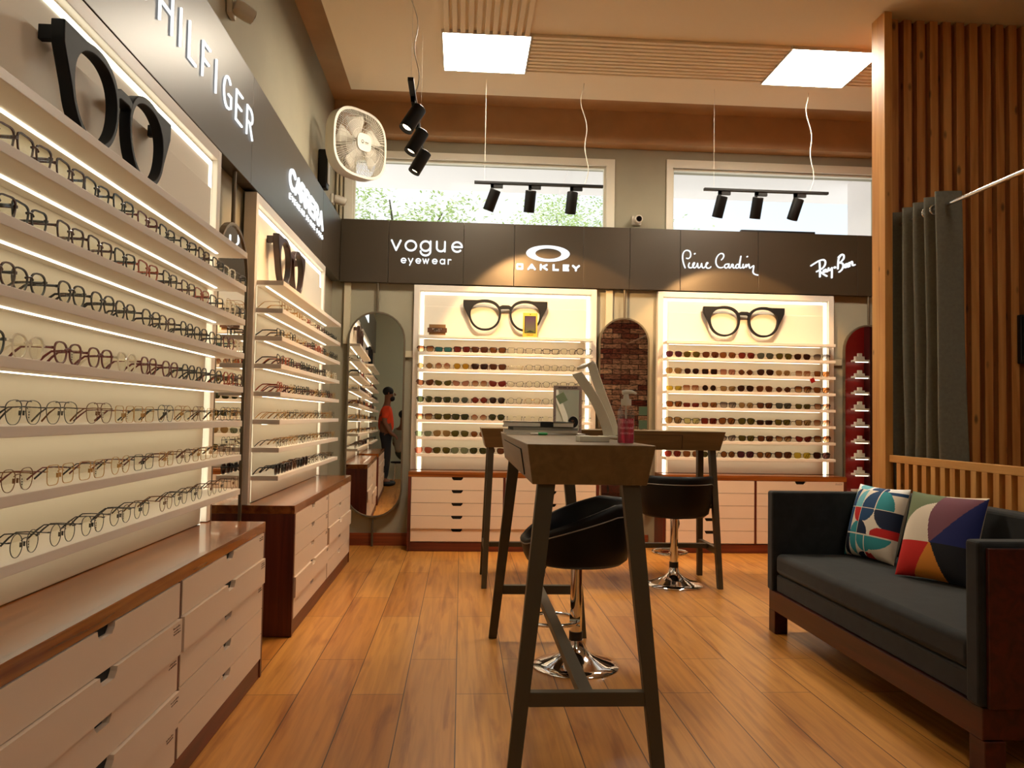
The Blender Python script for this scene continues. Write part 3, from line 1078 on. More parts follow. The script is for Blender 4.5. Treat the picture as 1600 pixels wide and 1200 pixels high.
def eyewear_meshes(shape, kind, n=28):
    key = (shape, kind, n)
    if key in MESH:
        return MESH[key]
    a, b = SHAPES[shape][:2]
    gr, dp = RIM[kind]
    br = .0088 if kind != 'metal' else .0095
    cx = a + br
    base = -lowest(shape, max(gr, .0005)) + (.0023 if kind == 'clip' else .0003)
    hz = base + b * .42
    hw = cx + a * (1 + SHAPES[shape][3] * .4) + gr + .004
    fr = MB()
    for s in (-1, 1):
        if kind != 'rimless':
            inn = [(x + s * cx, z + base) for x, z in outline(shape, 0, n, s)]
            out = [(x + s * cx, z + base) for x, z in outline(shape, gr, n, s)]
            if kind == 'clip':
                out = [(x + (x - s * cx) * .02, z + (.0015 if z > base + .3 * b else -.0018 if z < base - .3 * b else 0)) for x, z in out]
            if s < 0:
                inn.reverse()
                out.reverse()
            fr.ringprism(out, inn, lambda p, q, d: (p, d, q), -dp / 2, dp / 2)
        # end piece
        fr.box(*sorted((s * (hw - .008), s * hw)), -dp / 2, .006, hz - .003 if kind != 'metal' else hz - .0014, hz + .003 if kind != 'metal' else hz + .0014)
    t_ = .0030 if kind in ('acetate', 'clip') else (.0019 if kind == 'fine' else .0012)
    zb = base + b * .36
    bw = cx - a * .80
    pts_ = [(-bw, 0, zb - .001), (-bw * .5, -.001, zb + .0028), (0, -.0015, zb + .0036), (bw * .5, -.001, zb + .0028), (bw, 0, zb - .001)]
    fr.tube(pts_, t_, 6)
    if shape == 'aviator' and kind == 'metal':
        zt = base + b * .93
        fr.tube([(-cx + a * .3, 0, zt), (0, -.0012, zt + .001), (cx - a * .3, 0, zt)], .0012, 6)
    if kind == 'metal':
        for s in (-1, 1):
            fr.box(*sorted((s * .0065, s * .0085)), .003, .0075, zb - .015, zb - .005)
            fr.tube([(s * .009, 0.001, zb - .006), (s * .008, .005, zb - .009)], .0006, 4)
    lens = []
    for s in (-1, 1):
        l = MB()
        ol = [(x + s * cx, z + base) for x, z in outline(shape, .0004, n, s)]
        if s < 0:
            ol.reverse()
        vs = [(x, 0, z) for x, z in ol] + [(s * cx, -.0028, base)]
        vs += [(x * .5 + s * cx * .5, -.0021, z * .5 + base * .5) for x, z in ol]
        fs = []
        for i in range(n):
            j = (i + 1) % n
            fs += [(i, j, n + 1 + j, n + 1 + i), (n + 1 + i, n + 1 + j, n)]
        l.add(vs, fs)
        me = l.mesh('lens')
        me.polygons.foreach_set('use_smooth', [True] * len(me.polygons))
        me.materials.append(M['black'])
        lens.append(me)
    tm = []
    for s in (-1, 1):
        l = MB()
        r_ = .0030 if kind in ('acetate', 'clip') else .0013
        P_ = [(s * hw, .003, hz), (s * hw * .985, .060, hz + .0015), (s * hw * .965, .092, hz), (s * hw * .95, .112, hz - .012), (s * hw * .93, .135, max(.004, hz - .034))]
        rr = [r_, r_, r_, r_ * 1.15, r_ * 1.3] if kind in ('acetate', 'clip') else [r_, r_, r_ * 1.2, r_ * 1.9, r_ * 2.0]
        l.tube(P_, rr, 6, squash=(1.0, .6))
        me = l.mesh('temple')
        me.materials.append(M['black'])
        tm.append(me)
    fm = fr.mesh('front_frame')
    fm.materials.append(M['black'])
    tg = MB()
    tg.box(hw * .30, hw * .30 + .010, .0045, .0052, max(.003, hz - .030), hz - .004)
    tg.cur = 1
    for q in range(3):
        tg.box(hw * .30 + .003, hw * .30 + .007, .0040, .0044, hz - .022 + q * .0055, hz - .0195 + q * .0055)
    gm = tg.mesh('price_tag')
    gm.materials.append(M['tagcard'])
    gm.materials.append(M['ink'])
    for me_ in (fm, gm, *lens, *tm):
        for v_ in me_.vertices:
            v_.co.x *= 1.13
            v_.co.y *= .86
            v_.co.z *= 1.13
        me_.update()
    MESH[key] = (fm, lens, tm, gm)
    return MESH[key]


FM = dict(
    black=mat('frame_black', '08080a', 0.3), brown=mat('frame_tortoise', '3c170c', 0.3, noise=dict(scale=(160, 160, 160), amt=0.7)),
    red=mat('frame_burgundy', '5e0f12', 0.3), amber=mat('frame_amber', '9a3d18', 0.3, noise=dict(scale=(150, 150, 150), amt=0.5)),
    crystal=mat('frame_crystal', 'e9dec9', 0.15), gold=mat('frame_gold', 'b88a4c', 0.28, metal=0.8), grey=mat('frame_grey', '4a4640', 0.35, metal=0.4),
    bronze=mat('frame_bronze', '6b4424', 0.3, metal=0.7), white=mat('frame_white', 'efe9dd', 0.3), navy=mat('frame_navy', '161c30', 0.3))
LM = dict(
    demo=clear('demo_lens', (.96, .97, .90), .06),
    brown=clear('sun_brown', (.16, .050, .022), .05), dark=clear('sun_dark', (.045, .016, .012), .06), black=clear('sun_black', (.018, .012, .012), .07),
    olive=clear('sun_olive', (.13, .105, .022), .05), green=clear('sun_green', (.060, .062, .022), .06), amber=clear('sun_amber', (.30, .105, .03), .05),
    red=clear('sun_red', (.24, .03, .022), .06), gradient=clear('sun_brown_gradient', (.22, .055, .018), .05, (.80, .52, .27)),
    peach=clear('sun_peach_gradient', (.34, .115, .05), .05, (.80, .55, .38)), pink=clear('sun_pink', (.36, .14, .10), .05, (.66, .33, .25)),
    yellow=clear('sun_yellow', (.66, .50, .06), .05), lemon=clear('sun_lemon', (.74, .72, .34), .06), blue=clear('sun_blue', (.035, .20, .26), .08),
    grey=clear('sun_grey_gradient', (.14, .105, .10), .06, (.66, .58, .52)), steel=clear('sun_steel', (.10, .115, .10), .07), tan=clear('sun_tan', (.38, .235, .10), .05),
    purple=clear('sun_purple', (.10, .025, .045), .06), palegreen=clear('sun_pale_green', (.27, .30, .20), .06), orange=clear('sun_orange', (.62, .36, .03), .05),
    rose=clear('sun_rose', (.50, .13, .08), .05))
LENSWORD = dict(brown='brown', dark='dark brown', black='black', olive='olive', green='dark green', amber='amber brown', red='red-brown', gradient='graduated brown', peach='graduated peach',
                pink='pink', yellow='yellow', lemon='pale yellow', blue='blue', grey='graduated grey', steel='grey', tan='tan', purple='purple', palegreen='pale green', orange='orange yellow', rose='rose')
FRAMEWORD = dict(black='black', brown='tortoise brown', red='burgundy', amber='amber', crystal='clear', gold='thin gold', grey='thin grey', bronze='thin bronze', white='white', navy='navy')
ORD = ['first', 'second', 'third', 'fourth', 'fifth', 'sixth', 'seventh', 'eighth', 'ninth', 'tenth', 'eleventh', 'twelfth', 'thirteenth', 'fourteenth']
ROWW = ['top row', 'second row', 'third row', 'fourth row', 'fifth row', 'sixth row', 'bottom row']


def shared(name, me, material, parent):
    o = bpy.data.objects.new(name, me)
    COL.objects.link(o)
    o.parent = parent
    o.material_slots[0].link = 'OBJECT'
    o.material_slots[0].material = material
    return o


def eyewear(rk, row, idx, u, shape, kind, frame, lens='demo', temple=None, tagged=False, jit=1.0, n=28):
    nm, loc, rz, W = RACKS[rk]
    sun = lens != 'demo'
    v = .119 + rnd.uniform(-.006, .004)
    p = Vector((u, -v, SH[row + 1] + .0004))
    p = Matrix.Rotation(rz, 4, 'Z') @ p + Vector(loc)
    end = 'near end' if rk in 'AB' else 'left end'
    if sun:
        what = f'{LENSWORD[lens]} {shape} sunglasses'
    else:
        what = (f'{FRAMEWORD[frame]} {shape} eyeglasses' if kind != 'rimless' else f'rimless {shape} eyeglasses')
    lab = f'{what}, {ORD[idx]} from {end} in {ROWW[row]} of {nm}'
    t = empty('sunglasses' if sun else 'eyeglasses', p, rz + rnd.uniform(-.05, .05) * jit, lab, 'sunglasses' if sun else 'eyeglasses', f'eyewear in the {ROWW[row]} of the {nm}')
    fm, ln, tm, gm = eyewear_meshes(shape, kind, n)
    shared('front_frame', fm, FM[frame], t)
    for me in ln:
        shared('lens', me, LM[lens], t)
    for me in tm:
        shared('temple', me, FM[temple or frame], t)
    if tagged:
        o = bpy.data.objects.new('price_tag', gm)
        COL.objects.link(o)
        o.parent = t
    return t


# near left rack: measured places along the wall
ROWA = [
    [1.752, 1.903, 2.084, 2.238, 2.400, 2.595, 2.766, 2.960, 3.129, 3.318, 3.495, 3.650],
    [1.771, 1.911, 2.097, 2.263, 2.427, 2.604, 2.782, 2.969, 3.140, 3.326, 3.500, 3.652],
    [1.779, 1.920, 2.106, 2.282, 2.454, 2.636, 2.795, 2.965, 3.146, 3.333, 3.494, 3.640],
    [1.760, 1.925, 2.115, 2.297, 2.456, 2.642, 2.834, 3.002, 3.172, 3.349, 3.512, 3.654],
    [1.730, 1.916, 2.092, 2.287, 2.464, 2.620, 2.787, 2.972, 3.135, 3.313, 3.478, 3.640],
    [1.740, 1.902, 2.099, 2.265, 2.458, 2.636, 2.817, 2.985, 3.156, 3.332, 3.500, 3.648],
    [1.760, 1.941, 2.107, 2.280, 2.471, 2.634, 2.825, 2.990, 3.150, 3.346, 3.500, 3.652]]
STA = [
    [('square-ish', 'acetate', f) for f in ('brown', 'brown', 'brown', 'black', 'black', 'red', 'black', 'black', 'brown', 'black', 'white', 'black')],
    [('square-ish', 'acetate', f) for f in ('brown', 'black', 'brown', 'brown', 'black', 'amber', 'black', 'brown', 'amber', 'black', 'crystal', 'black')],
    [('panto', 'acetate', f) for f in ('brown', 'black', 'black', 'black', 'black', 'black', 'brown', 'black', 'black', 'black', 'red', 'crystal')],
    [('panto', 'acetate', f) for f in ('black', 'crystal', 'red', 'red', 'crystal', 'red', 'red', 'black', 'black', 'black', 'amber', 'brown')],
    [('aviator', 'metal', f) for f in ('black', 'black', 'grey', 'bronze', 'gold', 'gold', 'black', 'gold', 'bronze', 'gold', 'black', 'black')],
    [('square', 'metal', f) for f in ('gold', 'bronze', 'gold', 'gold', 'gold', 'black', 'gold', 'bronze', 'gold', 'gold', 'bronze', 'grey')],
    [('round', 'metal', f) for f in ('black', 'black', 'black', 'black', 'black', 'black', 'bronze', 'grey', 'black', 'bronze', 'black', 'bronze')]]
for r_ in range(7):
    for i, y in enumerate(ROWA[r_]):
        sh, kd, fr = STA[r_][i]
        if kd == 'metal' and r_ == 4 and i in (4, 5, 9):
            sh = 'square'
        if r_ == 5 and i % 3 == 1:
            sh = 'panto'
        if kd == 'metal' and r_ == 6 and i % 4 == 3:
            sh = 'panto'
        eyewear('A', r_, i, y - 1.53, sh, kd, fr, temple=('black' if fr in ('gold', 'grey') and i % 2 else ('red' if fr == 'gold' else None)), tagged=(kd == 'metal' and i % 3 != 2) or (r_ == 3 and i % 3 == 2))

# far left rack
fcyc = ['brown', 'amber', 'black', 'gold', 'crystal', 'black', 'brown', 'red', 'black', 'gold', 'brown', 'black', 'crystal', 'black']
for r_ in range(7):
    for i in range(13):
        u = .14 + i * .1575 + rnd.uniform(-.006, .006)
        fr = fcyc[(i * 3 + r_ * 5 + (i * r_) % 4) % 14]
        if r_ in (4, 5):
            kd, sh = 'metal', ['round', 'panto', 'square', 'aviator'][(i + r_) % 4]
            fr = ['black', 'gold', 'bronze', 'grey', 'gold'][(i * 2 + r_) % 5]
        elif r_ == 0:
            kd, sh = ('metal', 'square') if i < 3 else ('acetate', 'rectangular')
            fr = 'gold' if i < 3 else fr
        else:
            kd, sh = ('acetate', ['square-ish', 'panto', 'rectangular', 'round', 'cat-eye'][(i + 2 * r_) % 5])
            if fr == 'gold':
                kd = 'metal'
        if r_ == 6:
            if i < 6:
                eyewear('B', r_, i, u, ['oversized', 'square-ish', 'square-ish', 'panto', 'square-ish', 'oversized'][i], 'acetate', ['black', 'black', 'brown', 'bronze', 'black', 'brown'][i], ['dark', 'black', 'dark', 'brown', 'black', 'dark'][i])
                continue
            kd, sh, fr = 'metal', ['rectangular', 'square'][i % 2], ['black', 'grey', 'bronze'][i % 3]
        eyewear('B', r_, i, u, sh, kd, fr, tagged=(i + r_) % 4 == 0)

# left back rack: five sunglasses then five clear pairs per row
C_SUN = [
    [('square-ish', 'acetate', 'black', 'gradient'), ('rectangular', 'acetate', 'black', 'blue'), ('square-ish', 'acetate', 'black', 'red'), ('square-ish', 'acetate', 'brown', 'brown'), ('square-ish', 'acetate', 'black', 'amber')],
    [('angular', 'metal', 'black', 'tan'), ('round', 'metal', 'bronze', 'peach'), ('panto', 'metal', 'black', 'orange'), ('square-ish', 'acetate', 'brown', 'dark'), ('square-ish', 'acetate', 'brown', 'brown')],
    [('cat-eye', 'acetate', 'brown', 'brown'), ('cat-eye', 'metal', 'black', 'olive'), ('cat-eye', 'metal', 'black', 'pink'), ('panto', 'metal', 'black', 'peach'), ('cat-eye', 'acetate', 'red', 'red')],
    [('panto', 'acetate', 'black', 'green'), ('square-ish', 'acetate', 'black', 'green'), ('panto', 'metal', 'black', 'steel'), ('angular', 'acetate', 'brown', 'red'), ('panto', 'acetate', 'black', 'dark')],
    [('square-ish', 'acetate', 'brown', 'gradient'), ('square-ish', 'acetate', 'black', 'olive'), ('square-ish', 'acetate', 'black', 'green'), ('angular', 'metal', 'black', 'peach'), ('panto', 'acetate', 'black', 'green')],
    [('square-ish', 'metal', 'black', 'palegreen'), ('aviator', 'metal', 'gold', 'tan'), ('aviator', 'metal', 'black', 'olive'), ('panto', 'metal', 'black', 'amber')],
    [('aviator', 'metal', 'red', 'rose'), ('aviator', 'metal', 'black', 'olive'), ('aviator', 'metal', 'grey', 'palegreen'), ('aviator', 'metal', 'black', 'green'), ('aviator', 'metal', 'black', 'brown')]]
C_OPT = [
    [('square', 'metal', 'grey'), ('square-ish', 'metal', 'black'), ('rectangular', 'clip', 'black'), ('panto', 'metal', 'black'), ('panto', 'clip', 'black')],
    [('panto', 'rimless', 'gold'), ('panto', 'metal', 'black'), ('panto', 'metal', 'navy'), ('round', 'metal', 'black')],
    [('cat-eye', 'metal', 'black'), ('round', 'metal', 'black'), ('panto', 'metal', 'grey'), ('panto', 'metal', 'black'), ('round', 'metal', 'grey')],
    [('round', 'metal', 'black'), ('panto', 'metal', 'gold'), ('panto', 'metal', 'black'), ('panto', 'metal', 'grey'), ('panto', 'metal', 'navy')],
    [('panto', 'rimless', 'grey'), ('square', 'rimless', 'black'), ('panto', 'rimless', 'grey'), ('square', 'rimless', 'bronze'), ('panto', 'rimless', 'black')]]
XC = [-.336, -.173, -.011, .157, .317, .483, .647, .805, .964, 1.123]
for r_ in range(7):
    for i, (sh, kd, fr, le) in enumerate(C_SUN[r_]):
        eyewear('C', r_, i, XC[i] + .457 + rnd.uniform(-.004, .004), sh, kd, fr, le, n=20)
    if r_ < 5:
        for i, (sh, kd, fr) in enumerate(C_OPT[r_]):
            eyewear('C', r_, i + 5, min(XC[i + 5] + .457, 1.568), sh, 'fine' if kd == 'metal' else kd, {'grey': 'black', 'navy': 'black'}.get(fr, fr), n=20)
# right back rack
D_SUN = [
    [('aviator', 'metal', 'grey', 'purple'), ('aviator', 'metal', 'gold', 'olive'), ('aviator', 'metal', 'bronze', 'brown'), ('aviator', 'metal', 'grey', 'amber'), ('aviator', 'metal', 'black', 'red'), ('aviator', 'metal', 'black', 'steel'), ('aviator', 'metal', 'black', 'olive'), ('aviator', 'metal', 'gold', 'dark'), ('aviator', 'metal', 'grey', 'grey')],
    [('aviator', 'metal', 'grey', 'tan'), ('panto', 'metal', 'black', 'dark'), ('square', 'metal', 'gold', 'black'), ('square', 'metal', 'grey', 'pink'), ('angular', 'metal', 'brown', 'brown'), ('aviator', 'metal', 'black', 'dark'), ('panto', 'metal', 'gold', 'tan'), ('square', 'metal', 'gold', 'peach'), ('square', 'metal', 'bronze', 'amber')],
    [('rectangular', 'metal', 'grey', 'yellow'), ('square', 'metal', 'bronze', 'peach'), ('round', 'metal', 'gold', 'black'), ('square-ish', 'metal', 'black', 'tan'), ('aviator', 'metal', 'black', 'dark'), ('aviator', 'metal', 'gold', 'brown'), ('angular', 'metal', 'black', 'brown'), ('oversized', 'acetate', 'black', 'gradient'), ('square-ish', 'acetate', 'bronze', 'amber')],
    [('square-ish', 'acetate', 'black', 'amber'), ('rectangular', 'metal', 'bronze', 'red'), ('square-ish', 'metal', 'black', 'amber'), ('square-ish', 'acetate', 'black', 'grey'), ('panto', 'metal', 'black', 'tan'), ('square-ish', 'acetate', 'black', 'brown'), ('square-ish', 'acetate', 'black', 'steel'), ('square-ish', 'metal', 'black', 'olive'), ('square-ish', 'acetate', 'black', 'peach')],
    [('aviator', 'acetate', 'black', 'tan'), ('square-ish', 'acetate', 'black', 'lemon'), ('square', 'acetate', 'brown', 'red'), ('aviator', 'acetate', 'black', 'amber'), ('aviator', 'acetate', 'black', 'olive'), ('rectangular', 'acetate', 'black', 'dark'), ('square-ish', 'acetate', 'black', 'olive'), ('square-ish', 'acetate', 'brown', 'tan'), ('oversized', 'metal', 'black', 'peach')],
    [None, None, None, ('cat-eye', 'acetate', 'black', 'grey'), ('square-ish', 'acetate', 'black', 'olive'), ('square-ish', 'acetate', 'black', 'brown'), ('cat-eye', 'acetate', 'black', 'gradient'), ('cat-eye', 'acetate', 'brown', 'red'), ('oversized', 'acetate', 'black', 'gradient')],
    [('aviator', 'metal', 'black', 'red'), ('oversized', 'metal', 'bronze', 'amber'), ('panto', 'metal', 'black', 'green'), ('round', 'acetate', 'black', 'amber'), ('oversized', 'acetate', 'black', 'purple'), ('panto', 'acetate', 'black', 'amber'), ('oversized', 'acetate', 'black', 'brown'), ('oversized', 'metal', 'black', 'yellow'), ('oversized', 'acetate', 'black', 'dark')]]
XD = [1.945, 2.112, 2.285, 2.455, 2.630, 2.808, 2.980, 3.170, 3.350]
for r_ in range(7):
    for i, it in enumerate(D_SUN[r_]):
        if it:
            eyewear('D', r_, i, XD[i] - 1.823 + rnd.uniform(-.006, .006), *it, n=20)
# small display pairs on the red panel shelves
for k in range(1, 9):
    t = empty('display_riser', (4.925, YS + .135, .376 + k * .2), 0, f'small white riser on the {ORD[8 - k]} shelf down of the red display panel', 'riser', 'white risers on the red panel')
    m = MB()
    m.box(-.06, .06, -.03, .012, 0, .02 + .012 * (k % 3))
    m.box(-.02, .03, -.028, .005, .0201 + .012 * (k % 3), .06 + .012 * (k % 3))
    obj('riser', m, M['white'], t)

# small things in the niches
t = empty('logo_block', (-.234, 7.2, SH[0] + .0005), 0, 'small brown block with white lettering in the niche of the left back wall rack', 'sign')
m = MB()
m.box(-.075, .075, -.02, .02, 0, .098)
obj('back_block', m, mat('tan_block', '8a6336', 0.5), t)
m = MB()
m.box(-.088, .088, -.03, -.0205, .024, .066)
obj('front_band', m, mat('brown_block', '54321a', 0.5), t)
m = MB()
fz = lambda a, b, d: (a, -.0302 - d, b)
for ch, x0 in zip('vogue', (-.044, -.026, -.008, .011, .029)):
    strokes_mb(m, place(ch, x0, .049, .012, .010), .0036, fz, 0, .001, True, 6)
for ch, x0 in zip('eyewear', (-.030, -.021, -.012, -.004, .008, .017, .026)):
    strokes_mb(m, place(ch, x0, .034, .006, .006), .0018, fz, 0, .001, True, 6)
obj('lettering', m, M['whiteplastic'], t)

t = empty('showcard', (.61, 7.175, SH[0] + .0005), 0, 'yellow upright showcard with a dark picture in front of the oversized spectacles', 'card')
m = MB()
m.box(-.066, .066, -.006, .006, 0, .222)
obj('card', m, mat('yellow_card', 'd9ae3c', 0.5), t)
m = MB()
m.box(-.052, .052, -.0075, -.0062, .036, .194)
obj('picture_border', m, M['ink'], t)
m = MB()
n1 = 10
for i in range(n1):
    m.cur = i
    m.box(-.046, .046, -.0085, -.0077, .062 + i * .0126, .062 + (i + 1) * .0126)
cols = [tuple(a + (b - a) * i / 9 for a, b in zip(hexc('55523f'), hexc('3c1a44'))) for i in range(10)]
m.cur = 10
for s in (-1, 1):
    m.add([(0, -.0088, .062), (s * .046, -.0088, .046), (s * .046, -.0088, .060)], [(0, 1, 2) if s < 0 else (0, 2, 1)])
m.box(-.046, .046, -.0085, -.0077, .041, .046)
obj('picture', m, [mat('picture_%d' % i, c, 0.5) for i, c in enumerate(cols)] + [mat('picture_green', '5d6d1f', 0.5)], t)
m = MB()
for ch, x0 in zip('OAKLEY', (-.030, -.019, -.008, .003, .013, .022)):
    strokes_mb(m, place(ch, x0, .015, .0085, .010), .0026, lambda a, b, d: (a, -.0062 - d, b), 0, .0008, True, 6)
m.box(-.004, .004, -.007, -.0062, .203, .213)
obj('lettering', m, mat('card_print', '4a2b10', 0.6), t)

t = empty('hang_tag', (3.245, 7.147, 1.582), 0, 'small dark red square tag hung cornerwise from a shelf edge of the sunglasses rack', 'tag')
m = MB()
c_, s_ = math.cos(.45), math.sin(.45)
m.prism([(a * c_ - b * s_, a * s_ + b * c_) for a, b in ((-.021, -.021), (.021, -.021), (.021, .021), (-.021, .021))], lambda a, b, d: (a, -.004 - d, b), 0, .002)
obj('card', m, M['red'], t)
m = MB()
m.tube([(.006, -.005, .026), (.008, -.006, .05), (.008, .004, .056), (.008, .02, .057)], .0012, 5)
obj('string', m, M['ink'], t)


# ------------------------------------------------------------------ standing mirrors
def pill(hw, hh, n=16):
    o = []
    for i in range(n + 1):
        a = PI * i / n
        o.append((hw * math.cos(a), hh - hw + hw * math.sin(a)))
    for i in range(n + 1):
        a = PI + PI * i / n
        o.append((hw * math.cos(a), -(hh - hw) + hw * math.sin(a)))
    return o


def mirror(label, x, y, rz, zc, hw, hh, turn=0, tilt=0, top=2.408):
    t = empty('pole_mirror', (x, y, 0), rz, label, 'mirror', 'pill-shaped mirrors on poles')
    fn = lambda a, b, d: (a, d, b)
    m = MB()
    m.ringprism(pill(hw, hh), pill(hw - .016, hh - .016), fn, -.022, .008)
    h = obj('frame', m, M['mirrorframe'], t, bevel=0.002)
    h.location = (0, 0, zc)
    h.rotation_euler = (tilt, 0, turn)
    m = MB()
    m.prism(pill(hw - .0165, hh - .0165), fn, -.014, .004)
    g = obj('mirror_glass', m, M['mirror'], t)
    g.location = (0, 0, zc)
    g.rotation_euler = (tilt, 0, turn)
    m = MB()
    m.tube([(0, -.006, 0), (0, -.006, zc - hh + .006)], .011, 10)
    obj('lower_pole', m, M['mirrorframe'], t, smooth=40)
    m = MB()
    m.tube([(0, -.006, zc + hh - .006), (0, -.006, top)], .011, 10)
    obj('upper_pole', m, M['mirrorframe'], t, smooth=40)
    return t


mirror('tall pill-shaped mirror in the left corner, reflecting shelves and people', -.79, 7.315, 0, 1.202, .262, .942, turn=math.radians(1.8), tilt=math.radians(-.3))
mirror('tall pill-shaped mirror between the back wall racks, reflecting brickwork', 1.508, 7.315, 0, 1.202, .24, .942)
mirror('tall pill-shaped mirror beside the pine wall, reflecting red shelves', 3.87, 7.315, 0, 1.202, .25, .932)
mirror('tall narrow pill-shaped mirror on the left wall between the two racks', -1.17, 4.02, PI / 2, 1.202, .262, .942)

# cable ducts behind the mirrors
for lb, b_ in (('upright cream cable duct in the left back corner, left of the mirror', (-1.10, -1.04, 7.325, 7.359, 1.84, 2.408)),
               ('upright cream cable duct behind the brick-reflecting mirror', (1.335, 1.40, 7.33, 7.359, 1.3, 2.408)),
               ('short level cable duct between the corner mirror and the left back rack', (-.53, -.459, 7.335, 7.359, 1.73, 1.79)),
               ('short level cable duct between the sunglasses rack and the mirror by the pine wall', (3.526, 3.62, 7.335, 7.359, 1.74, 1.80))):
    m = MB()
    m.box(*b_)
    tag(obj('cable_duct', m, M['trunk'], bevel=0.002), lb, 'cable duct')
for lb, x in (('thin upright pipe in the corner beside the fan, nearer the corner', -1.19), ('thin upright pipe in the corner beside the fan, nearer the window', -1.155)):
    m = MB()
    m.tube([(x, 7.34, 2.995), (x, 7.34, 3.76)], .012, 8)
    tag(obj('conduit', m, M['trunk'], smooth=40), lb, 'pipe')
m = MB()
m.box(2.62, 3.34, 7.30, 7.345, 2.9905, 3.012)
tag(obj('flat_bar', m, M['black']), 'flat black bar lying on top of the back fascia below the right window', 'bar')


# ------------------------------------------------------------------ security cameras
def turret(label, loc, rz, look):
    t = empty('security_camera', loc, rz, label, 'security camera', 'security cameras')
    m = MB()
    m.box(-.045, .045, -.028, -.0005, -.045, .045)
    obj('mount', m, M['whiteplastic'], t, bevel=0.008)
    m = MB()
    d = Vector(look).normalized()
    c = Vector((0, -.055, 0))
    m.tube([c - d * .035, c - d * .03, c, c + d * .045, c + d * .075], [.012, .032, .040, .040, .036], 16)
    obj('body', m, M['whiteplastic'], t, smooth=45)
    m = MB()
    m.tube([c + d * .0752, c + d * .079], [.027, .025], 16)
    obj('lens_glass', m, mat('camera_lens', '08080a', 0.1), t, smooth=45)
    return t


turret('white security camera at the top edge of the near left fascia', (XL, 4.00, 3.235), PI / 2, (.55, -.75, -.28))
turret('white security camera in the left back corner under the fan', (XL, 7.17, 3.135), PI / 2, (.4, -.9, -.2))
turret('white security camera between the two high windows', (1.62, YB, 3.075), 0, (0, -1, -.12))

# ------------------------------------------------------------------ wall fan and control box
t = empty('wall_fan', (-.88, 6.3, 3.345), 0, 'white wall fan with a rounded square cage in the left back corner', 'fan')
FA = math.radians(48)        # fan faces the room, turned towards the camera side
Rf = Matrix.Rotation(FA, 4, 'Z')


def ff(p):
    return tuple(Rf @ Vector(p))


def squircle(r, n=48, e=2.9):
    return [(r * math.copysign(abs(math.cos(2 * PI * i / n)) ** (2 / e), math.cos(2 * PI * i / n)), r * math.copysign(abs(math.sin(2 * PI * i / n)) ** (2 / e), math.sin(2 * PI * i / n))) for i in range(n)]


m = MB()
m.ringprism(squircle(.272), squircle(.252), lambda a, b, d: ff((a, d, b)), -.055, .045)
obj('rim', m, M['whiteplastic'], t, smooth=40)
m = MB()
for k in range(72):
    a = 2 * PI * k / 72
    e = squircle(.255, 72)[k]
    m.tube([ff((e[0] * .27, -.085, e[1] * .27)), ff((e[0] * .7, -.085, e[1] * .7)), ff((e[0], -.05, e[1]))], .0022, 4)
for r_ in (.11, .175, .215):
    m.tube([ff((a, -.086 + (.02 if r_ > .2 else 0), b)) for a, b in squircle(r_, 40, 2.5)], .0024, 4, closed=True)
obj('front_grille', m, M['whiteplastic'], t)
m = MB()
for k in range(48):
    e = squircle(.255, 48)[k]
    m.tube([ff((e[0] * .2, .085, e[1] * .2)), ff((e[0] * .8, .08, e[1] * .8)), ff((e[0], .04, e[1]))], .0020, 4)
obj('rear_grille', m, M['whiteplastic'], t)
m = MB()
m.prism(squircle(.07, 32, 3.2), lambda a, b, d: ff((a, d, b)), -.098, -.084)
hub = obj('badge', m, M['whiteplastic'], t)
m = MB()
m.tube([ff((-.02 + .011 * math.cos(q), -.0985, .004 + .011 * math.sin(q))) for q in [2 * PI * k / 14 for k in range(14)]], .0022, 4, closed=True)
m.prism([(-.026, -.012), (-.012, -.012), (-.012, -.008), (-.026, -.008)], lambda a, b, d: ff((a, -.0985 - d, b)), 0, .001)
for k, x in enumerate((.006, .015, .024, .033)):
    m.prism([(x, -.001), (x + .006, -.001), (x + .006, .006), (x, .006)], lambda a, b, d: ff((a, -.0985 - d, b)), 0, .001)
    m.prism([(x, -.011), (x + .004, -.011), (x + .004, -.007), (x, -.007)], lambda a, b, d: ff((a, -.0985 - d, b)), 0, .001)
obj('badge_print', m, M['ink'], hub)
for k in range(5):
    a = 2 * PI * k / 5 + .5
    m = MB()
    pr = []
    for r_, hw_ in ((.05, .25), (.12, .33), (.19, .36), (.225, .30)):
        pr.append((r_, hw_))
    vs = []
    for r_, hw_ in pr:
        for s in (-1, 1):
            b = a + s * hw_
            vs.append(ff((r_ * math.cos(b), -.02 + s * .025, r_ * math.sin(b))))
    m.add(vs, [(2 * i, 2 * i + 1, 2 * i + 3, 2 * i + 2) for i in range(3)])
    o = obj('blade', m, M['whiteplastic'], t, smooth='all')
    sm_ = o.modifiers.new('solid', 'SOLIDIFY')
    sm_.thickness = .004
m = MB()
m.tube([ff((0, -.04, 0)), ff((0, .04, 0)), ff((0, .10, 0)), ff((0, .19, 0))], [.045, .05, .075, .06], 18)
obj('motor', m, M['whiteplastic'], t, smooth=40)
q = Vector(ff((0, .16, 0)))
m = MB()
m.tube([tuple(q), (q.x - .02, q.y + .05, q.z - .02), (XL + .87 + .03, .45, -.05), (XL + .87 + .002, .45, -.05)], .022, 10)
obj('bracket_arm', m, M['whiteplastic'], t, smooth=40)
m = MB()
m.box(XL + .87 + .0005, XL + .87 + .022, .39, .51, -.16, .06)
obj('wall_plate', m, M['whiteplastic'], t, bevel=.008)
t = empty('wall_speaker', (XL, 6.55, 3.20), 0, 'slim black speaker with a pale front on the left wall below the fan', 'speaker')
m = MB()
m.box(.0005, .075, -.055, .055, -.15, .17)
obj('cabinet', m, M['black'], t, bevel=.012)
m = MB()
